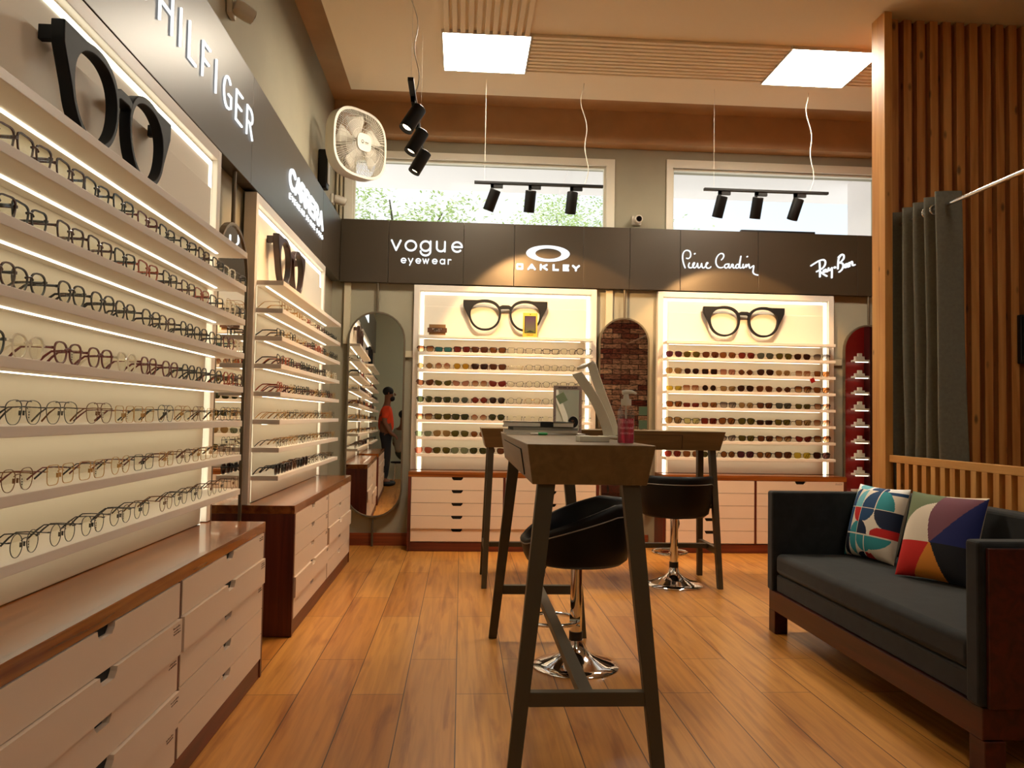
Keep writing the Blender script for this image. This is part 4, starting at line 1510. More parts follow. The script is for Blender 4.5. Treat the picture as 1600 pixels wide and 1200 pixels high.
m.box(.0755, .083, -.045, .045, -.11, .13)
obj('front_panel', m, M['whiteplastic'], t, bevel=.002)

# ------------------------------------------------------------------ hanging track lights
BLK = M['blackmetal']


def spot_head(t, p, d, lit, energy, aim=None):
    """lamp head under the track at local p, pointing along d."""
    d = Vector(d).normalized()
    p = Vector(p)
    m = MB()
    m.box(p.x - .012, p.x + .012, p.y - .012, p.y + .012, p.z - .045, p.z - .013)
    m.tube([p + Vector((0, 0, -.045)), p + Vector((0, 0, -.075))], .007, 8)
    h = obj('lamp_head', m, BLK, t)
    c = p + Vector((0, 0, -.140))
    a, b = c - d * .085, c + d * .085
    m = MB()
    m.tube([a, a + d * .004, b - d * .002, b], [.038, .043, .043, .042], 20, caps=False)
    m.tube([b, b - d * .02], [.0415, .028], 20, caps=False)
    m.tube([a - d * .001, a], [.034, .038], 20)
    obj('lamp_barrel', m, BLK, h, smooth=45)
    m = MB()
    m.tube([b - d * .021, b - d * .0195], [.0275, .0275], 18)
    obj('bulb', m, M['bulb'] if lit else M['whiteplastic'], h)
    m = MB()
    m.box(p.x - .012, p.x + (.012 if lit else .085), p.y - .012, p.y + (.085 if lit else .012), p.z - .042, p.z - .0125)
    obj('driver_box', m, BLK, h) if lit != 'y' else None
    if energy:
        ld = bpy.data.lights.new('spot_lamp', 'SPOT')
        ld.energy = energy
        ld.color = (1.0, .58, .24)
        ld.spot_size = math.radians(84 if aim else 62)
        ld.spot_blend = 0.18 if aim else 0.35
        ld.shadow_soft_size = .02
        lo_ = bpy.data.objects.new('spot_lamp', ld)
        COL.objects.link(lo_)
        lo_.parent = h
        lo_.location = b + d * .012
        lo_.rotation_euler = Vector(aim or d).to_track_quat('-Z', 'Y').to_euler()


def track(label, loc, length, along, spots, wires):
    t = empty('track_light', loc, 0, label, 'track light', 'hanging track lights')
    m = MB()
    h = length / 2
    if along == 'x':
        m.box(-h, h, -.017, .017, -.012, .008)
    else:
        m.box(-.017, .017, -h, h, -.012, .008)
    obj('rail', m, BLK, t, bevel=.002)
    for p, d, lit, en, *aim in spots:
        pp = (p, 0, 0) if along == 'x' else (0, p, 0)
        spot_head(t, pp, d, lit, en, aim[0] if aim else None)
    for p, kindw in wires:
        x, y = (p, 0) if along == 'x' else (0, p)
        zt = CZ - loc[2] - .0005
        m = MB()
        if kindw == 'wire':
            m.tube([(x, y, .008), (x, y, zt)], .001, 5)
            obj('suspension_wire', m, M['whiteplastic'], t)
        else:
            P_ = [(x + .018 * math.sin(k * .95) * (1 if k not in (0, 14) else 0) + (0.02 * math.sin(k * .4)), y + .008 * math.cos(k * .8), .008 + (zt - .008) * k / 14) for k in range(15)]
            m.tube(smoothpath(P_, 4), .0034, 6)
            obj('power_cord', m, M['whiteplastic'], t, smooth='all')
    return t


track('black hanging track light seen end-on, nearest the left wall', (-.32, 4.93, 3.075), 1.12, 'y',
      [(-.33, (-.45, -.25, -.86), True, SPOT_W * .35), (.07, (-.45, -.15, -.86), True, SPOT_W * .35), (.47, (-.45, -.1, -.86), True, SPOT_W * .35)], [(-.5, 'wire'), (.5, 'wire'), (-.3, 'cord')])
track('black hanging track light with three lamps in front of the left window', (.575, 6.15, 3.035), 1.02, 'x',
      [(-.37, (-.35, .25, -.95), False, 0), (-.07, (-.06, .30, -.95), False, SPOT_W, (.20, .70, -.70)), (.26, (-.08, .15, -.97), False, 0)], [(-.43, 'wire'), (.36, 'cord')])
track('black hanging track light with three lamps in front of the right window', (2.41, 6.15, 3.045), 1.02, 'x',
      [(-.38, (-.18, .25, -.97), False, 0), (-.08, (-.05, .30, -.95), False, SPOT_W, (.12, .64, -.77)), (.24, (-.25, .2, -.95), False, 0)], [(-.43, 'wire'), (.36, 'cord')])


# ------------------------------------------------------------------ high tables
def taper(mb, p0, p1, a0, a1, b0, b1):
    """leg between centres p0 (bottom) and p1 (top); a: half widths in x, b: half widths in y."""
    mb.hexa([(p0[0] - a0, p0[1] - b0, p0[2]), (p0[0] + a0, p0[1] - b0, p0[2]), (p0[0] + a0, p0[1] + b0, p0[2]), (p0[0] - a0, p0[1] + b0, p0[2])],
            [(p1[0] - a1, p1[1] - b1, p1[2]), (p1[0] + a1, p1[1] - b1, p1[2]), (p1[0] + a1, p1[1] + b1, p1[2]), (p1[0] - a1, p1[1] + b1, p1[2])])


def high_table(label, loc, rz, L, wt=.217, ht=1.11):
    """long axis along local y, width in x."""
    t = empty('bar_table', loc, rz, label, 'table', 'high bar tables')
    m = MB()
    hb = ht - .136
    h = L / 2
    m.hexa([(-wt + .022, -h + .035, hb), (wt - .022, -h + .035, hb), (wt - .022, h - .035, hb), (-wt + .022, h - .035, hb)],
           [(-wt, -h, ht), (wt, -h, ht), (wt, h, ht), (-wt, h, ht)])
    obj('tabletop', m, M['tabletop'], t, bevel=.003)
    # drawer front set in the long side
    m = MB()
    zt_, zb_ = ht - .03, hb + .012
    xa = lambda z: -(wt - .022 * (ht - z) / .136) - .0012
    m.add([(xa(zb_), -h + .32, zb_), (xa(zb_), h - .32, zb_), (xa(zt_), h - .32, zt_), (xa(zt_), -h + .32, zt_)], [(0, 3, 2, 1)])
    o = obj('drawer', m, M['tabletop'], t)
    s_ = o.modifiers.new('solid', 'SOLIDIFY')
    s_.thickness = .003
    s_.offset = 1
    m = MB()
    for a, b in ((-h + .32, -h + .32), ):
        m.tube([(xa(zt_) - .001, a - .004, zt_), (xa(zb_) - .001, a - .004, zb_)], .0022, 5)
        m.tube([(xa(zt_) - .001, a - .004, zt_), (xa(zt_) - .001, h - .32, zt_)], .0022, 5)
    obj('drawer_gap', m, M['inner_shade'], o)
    for sy in (-1, 1):
        for sx_ in (-1, 1):
            m = MB()
            taper(m, (sx_ * .245, sy * (h - .04), 0), (sx_ * .145, sy * (h - .075), hb - .0005), .022, .030, .018, .022)
            obj('leg', m, M['leg'], t, bevel=.002)
        m = MB()
        zz = .262
        xx = .245 - .1 * zz / hb
        yy = sy * (h - .04 - .035 * zz / hb)
        m.box(-xx + .0225, xx - .0225, yy - .016, yy + .016, zz - .024, zz + .024)
        obj('crossbar', m, M['leg'], t, bevel=.002)
    m = MB()
    m.box(-.024, .024, -(h - .067), h - .067, .250, .284)
    obj('stretcher', m, M['leg'], t, bevel=.002)
    return t


high_table('nearest brown high table with splayed bronze legs, holding books and hand gel', (.437, 3.50, 0), 0, 1.76)
high_table('second brown high table with splayed bronze legs, standing crosswise by the back wall', (1.02, 5.82, 0), PI / 2, 1.76, .235, 1.115)


# ------------------------------------------------------------------ bar stools
def stool(label, loc, rz, seat_z=.50, ring_dir=0.0):
    t = empty('bar_stool', loc, 0, label, 'stool', 'swivel bar stools')
    m = MB()
    m.lathe([(.0, .0), (.208, .0), (.211, .004), (.208, .010), (.17, .022), (.12, .038), (.075, .058), (.045, .085), (.036, .11), (.034, .125), (.0, .125)], 48)
    obj('base', m, M['chrome'], t, smooth=50)
    m = MB()
    m.lathe([(.0, .1245), (.033, .1245), (.033, .165), (.0, .165)], 24)
    obj('collar', m, M['black'], t, smooth=40)
    m = MB()
    m.lathe([(.0, .1655), (.029, .1655), (.029, seat_z - .018), (.0, seat_z - .018)], 24)
    obj('column', m, M['chrome'], t, smooth=40)
    m = MB()
    ca, sa = math.cos(ring_dir), math.sin(ring_dir)
    rc = .115
    m.tube([(ca * rc + .125 * math.cos(a), sa * rc + .125 * math.sin(a), .215) for a in [2 * PI * k / 36 for k in range(36)]], .0095, 10, closed=True)
    m.tube([(ca * -.02, sa * -.02, .215), (ca * .03, sa * .03, .215)], .034, 16)
    obj('footrest_ring', m, M['chrome'], t, smooth=50)
    m = MB()
    m.lathe([(.0, seat_z - .022), (.09, seat_z - .022), (.09, seat_z - .006), (.0, seat_z - .006)], 20)
    obj('seat_plate', m, M['black'], t)
    m = MB()
    lr = Matrix.Rotation(rz - .9, 3, 'Z')
    m.tube([lr @ Vector((0.02, -.03, seat_z - .016)), lr @ Vector((.06, -.13, seat_z - .02)), lr @ Vector((.075, -.15, seat_z - .06))], .004, 6)
    m.tube([lr @ Vector((.075, -.15, seat_z - .055)), lr @ Vector((.082, -.157, seat_z - .085)), lr @ Vector((.095, -.165, seat_z - .125))], [.008, .015, .012], 8)
    obj('lift_lever', m, M['black'], t, smooth='all')
    # bucket shell: open at local -y (front), back at +y
    n = 64
    RO = lambda a: Vector((.272 * math.cos(a), .272 * math.sin(a), 0))

    def hgt(a):
        s = math.sin(a)          # 1 at back, -1 at front
        k = (s + 1) / 2
        k = max(0.0, min(1.0, (k - .03) / .75))
        k = k ** .85
        return .115 + .180 * k * (1.15 - .15 * k)

    rings = []
    prof = [(.62, 0, 0), (.80, .0, .004), (.90, .06, .0), (.965, .35, 0), (1.0, .72, 0), (1.025, .90, 0), (1.01, 1.0, 0), (.94, 1.0, .002), (.885, .92, 0), (.86, .72, 0), (.82, .5, .0)]
    vs, fs = [], []
    for k, hh, dz in prof:
        for j in range(n):
            a = 2 * PI * j / n
            p = RO(a) * k
            vs.append((p.x, p.y, seat_z + hgt(a) * hh - dz))
    K = len(prof)
    for i in range(K - 1):
        for j in range(n):
            j2 = (j + 1) % n
            fs.append((i * n + j, i * n + j2, (i + 1) * n + j2, (i + 1) * n + j))
    fs.append(tuple(range(n - 1, -1, -1)))
    m = MB()
    m.add(vs, fs)
    sh_ = obj('bucket_shell', m, M['leather'], t, smooth='all')
    sh_.rotation_euler = (0, 0, rz)
    m = MB()
    prof2 = [(.0, .055), (.5, .055), (.80, .058), (.835, .078), (.82, .100), (.76, .112), (.5, .118), (.0, .118)]
    vs = []
    for k, zz in prof2:
        for j in range(n):
            p = RO(2 * PI * j / n) * max(k, .001)
            vs.append((p.x, p.y, seat_z + zz))
    fs = []
    for i in range(len(prof2) - 1):
        for j in range(n):
            j2 = (j + 1) % n
            fs.append((i * n + j, i * n + j2, (i + 1) * n + j2, (i + 1) * n + j))
    m.add(vs, fs)
    c = obj('seat_pad', m, M['leather'], t, smooth='all')
    c.rotation_euler = (0, 0, rz)
    m = MB()
    m.tube([tuple(RO(a) * 1.012 + Vector((0, 0, seat_z + hgt(a) * .80))) for a in [2 * PI * j / n for j in range(n)]], .0032, 6, closed=True)
    p_ = obj('piping', m, M['piping'], t, smooth='all')
    p_.rotation_euler = (0, 0, rz)


stool('black bucket bar stool with chrome foot, tucked under the nearest high table', (.575, 3.86, 0), -PI / 2, .505, PI * .95)
stool('black bucket bar stool with chrome foot, back to the camera at the far high table', (1.564, 5.72, 0), PI + .25 - .25, .505, PI * .5)

# ------------------------------------------------------------------ sofa
t = empty('sofa', (2.18, 3.56, 0), 0, 'charcoal velvet two-seat sofa on a dark red wood frame, in front of the pine railing', 'sofa')
X0, X1, Y0, Y1 = 1.785 - 2.18, 2.58 - 2.18, 2.60 - 3.56, 4.51 - 3.56
m = MB()
m.box(X0, X1 - .02, Y0 + .02, Y1 - .02, .128, .238)
obj('base_frame', m, M['sofawood'], t, bevel=.004)
for sx_ in (X0 + .002, X1 - .095):
    for sy in (Y0 + .012, Y1 - .10):
        m = MB()
        m.box(sx_, sx_ + .075, sy, sy + .085, 0, .127)
        obj('leg', m, M['sofawood'], t, bevel=.003)
m = MB()
m.box(X0 + .012, X1 - .11, Y0 + .095, Y1 - .095, .2385, .334)
obj('seat_deck', m, M['sofa'], t, bevel=.012, seg=3)


m = MB()
m.box(X0 + .004, X1 - .104, Y0 + .097, Y1 - .097, .3345, .452)
obj('seat_cushion', m, M['sofa'], t, bevel=.032, seg=5, smooth=60)
for sy, nm_ in ((Y0, 'near'), (Y1 - .095, 'far')):
    m = MB()
    m.box(X0 - .012, X1 - .10, sy + (.018 if nm_ == 'near' else 0), sy + .095 - (.0 if nm_ == 'near' else .018), .2385, .80)
    a_ = obj('arm', m, M['sofa'], t, bevel=.014, seg=3)
    m = MB()
    if nm_ == 'near':
        m.box(X0 + .012, X1 - .10, sy, sy + .0175, .2385, .778)
    else:
        m.box(X0 + .012, X1 - .10, sy + .0775, sy + .095, .2385, .778)
    obj('side_panel', m, M['sofawood'], t, bevel=.003)
m = MB()
m.box(X1 - .099, X1, Y0 + .004, Y1 - .004, .2385, .805)
obj('backrest', m, M['sofa'], t, bevel=.02, seg=3)


# cushions: colour pattern carried by the cloth itself
def cushion(label, loc, ez, lean, colfn, w=.42, h=.43, th=.07, n=110, back='b9ab90'):
    t = empty('throw_cushion', loc, ez, label, 'cushion', 'patterned cushions on the sofa')
    m = MB()
    vs, fs, fc = [], [], []

    def pos(a, b, s):
        # a, b in -1..1
        e = (1 - abs(a) ** 2.6) * (1 - abs(b) ** 2.6)
        d = th * max(0, e) ** .55
        pinch = .055
        x = w / 2 * a * (1 - pinch * (1 - b * b) * abs(a) ** 3)
        z = h / 2 * b * (1 - pinch * (1 - a * a) * abs(b) ** 3)
        return (x, s * d, z)

    N = n + 1
    for s in (-1, 1):
        for j in range(N):
            for i in range(N):
                vs.append(pos(2 * i / n - 1, 2 * j / n - 1, s))
    for s in (0, 1):
        for j in range(n):
            for i in range(n):
                k = s * N * N + j * N + i
                q_ = (k, k + 1, k + N + 1, k + N)
                fs.append(q_ if s == 0 else q_[::-1])
                fc.append(colfn((i + .5) / n, (j + .5) / n) if s == 0 else hexc(back))
    m.add(vs, fs)
    me = m.mesh('cover')
    at = me.color_attributes.new('pattern', 'FLOAT_COLOR', 'CORNER')
    buf = []
    for p_, c in zip(me.polygons, fc):
        buf += list((*c, 1.0)) * p_.loop_total
    at.data.foreach_set('color', buf)
    mm = mat('cushion_cloth', 'ffffff', 0.85)
    nd = mm.node_tree.nodes.new('ShaderNodeVertexColor')
    nd.layer_name = 'pattern'
    mm.node_tree.links.new(nd.outputs['Color'], mm.node_tree.nodes['Principled BSDF'].inputs['Base Color'])
    o = obj('cover', me, mm, t, smooth='all')
    o.rotation_euler = (lean, 0, 0)
    o.location = (0, 0, h / 2 * math.cos(lean))
    return t


def pat1(u, v):
    cr, nv, tl, lt, rd, dk = [hexc(c) for c in ('e6dac6', '14406a', '2f8f96', '72b9c4', 'c8201c', '10203c')]
    line = .008
    # column borders and row borders
    xs = [0, .07, .20, .36, .62, .85, 1.01]
    ys = [0, .30, .66, .92, 1.01]
    if v < .30 and abs(u - .52) < line and v > .02:
        return cr
    for yb_ in (.30, .66):
        if abs(v - yb_) < line:
            return cr
    for xb in (.07, .36):
        if abs(u - xb) < line and v < .93:
            return cr
    if abs(u - .62) < line and v > .64:
        return cr

    def inq(cx, cy, rx_, ry_):
        return ((u - cx) / rx_) ** 2 + ((v - cy) / ry_) ** 2 < 1

    if v > .93:
        return lt if inq(.22, .97, .12, .05) else (nv if inq(.55, .95, .16, .05) else hexc('f4f2ee'))
    if u < .07:
        return lt if v > .66 else (nv if v > .30 else tl)
    if u < .20:
        if v < .14 and not inq(.2, .16, .13, .16):
            return cr
        if v > .88 and not inq(.2, .80, .13, .13):
            return cr
        return nv if v > .30 else dk
    if u < .36:
        if v > .66:
            return lt if inq(.36, .66, .16, .27) else cr
        if v > .46:
            return rd if inq(.36, .66, .15, .20) else cr
        if v > .30:
            return tl if inq(.36, .30, .16, .17) else cr
        return tl if inq(.36, .30, .16, .28) else cr
    if u < .62:
        if v > .66:
            return nv if inq(.62, .66, .26, .28) else cr
        if v > .48:
            return nv if inq(.36, .66, .26, .20) else cr
        if v > .30:
            return dk if inq(.36, .30, .20, .19) else cr
        if v > .07:
            return tl if inq(.52, .30, .17, .22) else cr
        return (rd if u > .52 else dk) if inq(.52, 0, .16, .075) else cr
    if v > .66:
        return tl if inq(.62, .66, .30, .28) else (nv if v > .88 else cr)
    if v > .42:
        return dk if inq(.92, .66, .30, .26) else cr
    if v > .30:
        return rd if inq(.92, .30, .34, .14) else cr
    if v > .10:
        return tl if inq(.52, .30, .44, .19) else cr
    return rd if inq(.55, 0, .14, .09) else cr


def pat2(u, v):
    gn, cr, mv, nv, rd, og, bk = [hexc(c) for c in ('6e7a58', 'e4d6c0', '7a4a56', '141f5c', 'cf2118', 'e08a2a', '0b0b12')]
    xc = .47
    if v < .40:
        if u > xc + .26 * (.40 - v) / .40 * .9 + .02:
            return bk
        return og if (u - xc) > -.45 * (.40 - v) else rd
    xm = xc - .06 * math.sin(PI * (v - .4) / .6)
    if u < xm + .15 * max(0, v - .75):
        if ((u - .62) / .60) ** 2 + ((v - .42) / .47) ** 2 > 1:
            return gn
        return cr
    if (u - .47) > .80 * (v - .40) ** .9 * 1.05:
        return nv
    return mv if v < .97 else cr


cushion('cream cushion with blue, teal and red quarter circles, at the far end of the sofa', (2.275, 4.215, .456), math.radians(-76), math.radians(-16), pat1, .37, .41, .075)
cushion('cushion with large white, red, orange, mauve and navy fields, near the middle of the sofa', (2.292, 3.66, .456), math.radians(-64), math.radians(-20), pat2, .38, .43, .07)

# ------------------------------------------------------------------ things on the near table
TT = 1.1105
bx, by = .40, 4.10
cur = TT
for i, (w_, d_, h_, c_, ox, ry, lb) in enumerate((
        (.40, .27, .007, 'e9e4da', .02, .06, 'loose white sheet at the bottom of the pile on the near table'),
        (.37, .26, .014, 'cfc8ba', .005, -.03, 'pale paperback catalogue lying on the white sheet on the near table'),
        (.33, .24, .014, '8c887e', .02, .05, 'grey brochure stack third from the bottom on the near table'),
        (.36, .235, .027, '1b1714', -.005, -.05, 'thick black diary with a closing band on top of the pile'))):
    t = empty('book', (bx + ox, by, cur + .0004), ry, lb, 'book', 'papers piled on the near table')
    m = MB()
    if h_ > .02:
        m.box(-w_ / 2 + .004, w_ / 2 - .004, -d_ / 2 + .004, d_ / 2 - .001, .003, h_ - .003)
        obj('pages', m, M['paper'], t)
        for z0 in (0, h_ - .0028):
            m = MB()
            m.box(-w_ / 2, w_ / 2, -d_ / 2, d_ / 2, z0, z0 + .0028)
            obj('cover', m, M['ink'], t, bevel=.001)
        m = MB()
        m.box(.01, .075, -d_ / 2 - .002, d_ / 2 + .002, -.0001, h_ + .0008)
        obj('closing_band', m, M['black'], t)
    else:
        m.box(-w_ / 2, w_ / 2, -d_ / 2, d_ / 2, 0, h_)
        obj('pages', m, mat('paper_%d' % i, c_, 0.7), t)
    cur += h_ + .0009
t = empty('highlighter_pen', (.395, 3.83, TT + .008), .1, 'small green highlighter lying in front of the paper pile', 'pen')
m = MB()
m.tube([(-.022, 0, 0), (.018, 0, 0), (.024, 0, 0)], [.0075, .0075, .004], 10)
obj('barrel', m, mat('green_plastic', '3fae6a', 0.4), t, smooth=40)
m = MB()
m.tube([(-.06, 0, -.001), (-.0222, 0, -.001)], .006, 10)
obj('cap', m, M['paper'], t, smooth=40)

t = empty('table_mirror', (.578, 4.295, TT + .0005), 0, 'upright framed table mirror with a portrait cut-out, behind the paper pile', 'mirror')
m = MB()
m.ringprism([(-.078, 0), (.078, 0), (.078, .262), (-.078, .262)], [(-.064, .016), (.064, .016), (.064, .240), (-.064, .240)], lambda a, b, d: (a, d, b), 0, .014)
obj('frame', m, mat('mauve_frame', 'b7a39a', 0.5), t)
m = MB()
m.box(-.0638, .0638, .004, .008, .0162, .2398)
gl = obj('mirror_glass', m, M['mirror'], t)
m = MB()
rr = random.Random(3)
x = -.052
while x < .052:
    l_ = rr.uniform(.003, .006)
    if not (abs(x + .005) < .004 or abs(x - .016) < .003):
        m.box(x, x + l_, -.0008, -.0002, .2485, .2485 + rr.uniform(.0035, .006))
    x += l_ + .0015
for s in (-1, 1):
    for k in range(5):
        m.prism([(s * .071 - .006, .02 + k * .018), (s * .071 + .006, .03 + k * .018), (s * .071 + .006, .0315 + k * .018), (s * .071 - .006, .0215 + k * .018)], lambda a, b, d: (a, -.0002 - d, b), 0, .0006)
obj('frame_print', m, M['ink'], t)
# small flat printed portrait stuck on the mirror
m = MB()
fnp = lambda a, b, d: (.032 + a, .002 - d, .06 + b)
m.prism(arc(0, .004, .030, .034, 0, 350, 25), fnp, 0, .0008)
pc_ = obj('portrait_cutout', m, M['paper'], t)
m = MB()
m.prism(arc(0, .004, .027, .031, 0, 350, 25), fnp, .001, .0014)
m.cur = 1
m.prism(arc(-.004, .002, .011, .015, 0, 350, 19), fnp, .0016, .002)
m.cur = 2
for s in (-1, 1):
    m.prism(arc(-.004 + s * .006, .006, .005, .0036, 0, 350, 11), fnp, .0022, .0026)
m.cur = 3
m.prism(arc(-.004, -.006, .0035, .0016, 0, 350, 9), fnp, .0022, .0026)
obj('portrait_print', m, [M['hair'], M['skin'], M['ink'], M['red']], pc_)
m = MB()
m.hexa([(-.03, .0142, 0), (.03, .0142, 0), (.03, .075, 0), (-.03, .075, 0)], [(-.03, .0142, .18), (.03, .0142, .18), (.03, .018, .18), (-.03, .018, .18)])
obj('easel_back', m, M['ink'], t)

# sanitizer bottle
t = empty('hand_gel_bottle', (.582, 2.775, TT + .0005), 0, 'clear pump bottle of pink hand gel at the near end of the high table', 'bottle')
m = MB()
m.lathe([(.0, .0), (.027, .0), (.030, .004), (.030, .112), (.027, .122), (.017, .134), (.0165, .142)], 28)
gmat = clear('clear_plastic', (.93, .94, .93), .12)
obj('bottle', m, gmat, t, smooth=50)
m = MB()
m.lathe([(.0, .002), (.026, .002), (.0287, .006), (.0287, .088), (.0, .088)], 28)
pk = bpy.data.materials.new('pink_gel')
pk.use_nodes = True
b_ = pk.node_tree.nodes['Principled BSDF']
b_.inputs['Base Color'].default_value = (.75, .045, .13, 1)
b_.inputs['Roughness'].default_value = .15
b_.inputs['Transmission Weight'].default_value = .45
obj('gel', m, pk, t, smooth=50)
m = MB()
m.lathe([(.0, .1345), (.0175, .1345), (.0185, .137), (.0185, .158), (.0, .158)], 20)
obj('collar', m, M['whiteplastic'], t, smooth=40)
m = MB()
m.lathe([(.0, .1582), (.011, .1582), (.009, .172), (.009, .176), (.0, .176)], 16)
m.tube([(-.014, 0, .180), (.0, 0, .183), (.020, -.004, .183), (.036, -.008, .177)], [.0085, .009, .007, .004], 10)
obj('pump', m, M['whiteplastic'], t, smooth=40)
m = MB()
m.tube([(0, 0, .134), (0, 0, .01)], .003, 8)
obj('dip_tube', m, M['whiteplastic'], t)
m = MB()
rr = random.Random(5)
fcyl = lambda a, b, d: (math.sin(a / .0304) * (.0304 + d), -math.cos(a / .0304) * (.0304 + d), b)
for ln, (z0, hh, nch) in enumerate(((.072, .014, 7), (.052, .009, 9), (.034, .007, 8))):
    for k in range(nch):
        a = -.026 + k * .052 / nch
        strokes_mb(m, [[(a, z0), (a + .001, z0 + hh * rr.uniform(.6, 1)), (a + .003, z0 + hh * rr.uniform(.2, .9)), (a + .003, z0)]], .0011, fcyl, 0, .0003, False)
obj('print', m, mat('pale_print', 'e9a8b4', 0.6), t)

# small white box and leaning folded display stand
t = empty('small_box', (.50, 2.98, TT + .0005), .0, 'flat white cardboard box lying on the near table beside the hand gel', 'box')
m = MB()
m.box(-.058, .052, -.055, .055, 0, .020)
obj('carton', m, M['acrylic'], t, bevel=.001)
t = empty('folded_stand', (.635, 3.45, TT + .0005), 0, 'leaning pair of bent milky white display stands behind the hand gel', 'display stand')
mats_ = [M['acrylic'], mat('green_film', 'a9bf98', 0.3)]


def strap(path, wvec, th, name):
    m = MB()
    n = len(path)
    wv = Vector(wvec)
    vs = []
    for i, p in enumerate(path):
        p = Vector(p)
        a = Vector(path[max(0, i - 1)])
        b = Vector(path[min(n - 1, i + 1)])
        nn = (b - a).cross(wv).normalized() * th / 2
        vs += [p - wv / 2 - nn, p + wv / 2 - nn, p + wv / 2 + nn, p - wv / 2 + nn]
    fs = [(0, 1, 2, 3)[::-1], tuple(4 * (n - 1) + k for k in range(4))]
    for i in range(n - 1):
        for k in range(4):
            fs.append((4 * i + k, 4 * i + (k + 1) % 4, 4 * i + 4 + (k + 1) % 4, 4 * i + 4 + k))
    m.add(vs, fs)
    return m


m = strap(smoothpath([(.012, 0, .011), (.0, 0, .06), (-.040, 0, .15), (-.095, 0, .235), (-.132, 0, .285)], 5), (.040, -.012, .012), .016, 'front')
obj('front_stand', m, M['acrylic'], t, smooth=50)
m = strap(smoothpath([(.050, .06, .011), (.035, .06, .08), (-.004, .06, .18), (-.040, .06, .275), (-.062, .06, .330), (-.105, .055, .312)], 5), (.036, -.012, .010), .014, 'rear')
obj('rear_stand', m, M['acrylic'], t, smooth=50)
m = MB()
m.box(-.02, .08, -.03, .09, 0, .010)
obj('foot', m, M['acrylic'], t, bevel=.002)
m = MB()
m.box(-.022, .018, -.034, -.031, .155, .195)
st_ = obj('film_patch', m, mats_[1], t)
st_.rotation_euler = (0, -.5, 0)
st_.location = (-.115, .01, .02)


# ------------------------------------------------------------------ people (seen only in the corner mirror)
def body(name, joints, bones, material, parent):
    me = bpy.data.meshes.new(name)
    me.from_pydata([j[0] for j in joints], bones, [])
    o = bpy.data.objects.new(name, me)
    COL.objects.link(o)
    o.parent = parent
    me.materials.append(material)
    sk = o.modifiers.new('skin', 'SKIN')
    sk.use_smooth_shade = True
    for v, (p, r_) in zip(me.skin_vertices[0].data, joints):
        rr = r_ if isinstance(r_, tuple) else (r_, r_)
        v.radius = rr
        v.use_root = False
    me.skin_vertices[0].data[0].use_root = True
    s = o.modifiers.new('sub', 'SUBSURF')
    s.levels = 2
    s.render_levels = 2
    return o


def ball(name, c, r_, material, parent, n=20):
    m = MB()
    prof = [(max(1e-7, math.sin(PI * i / 12)), -math.cos(PI * i / 12)) for i in range(13)]
    vs = []
    for a, z in prof:
        for j in range(n):
            q = 2 * PI * j / n
            vs.append((c[0] + r_[0] * a * math.cos(q), c[1] + r_[1] * a * math.sin(q), c[2] + r_[2] * z))
    fs = []
    for i in range(12):
        for j in range(n):
            fs.append((i * n + j, i * n + (j + 1) % n, (i + 1) * n + (j + 1) % n, (i + 1) * n + j))
    m.add(vs, fs)
    return obj(name, m, material, parent, smooth='all')


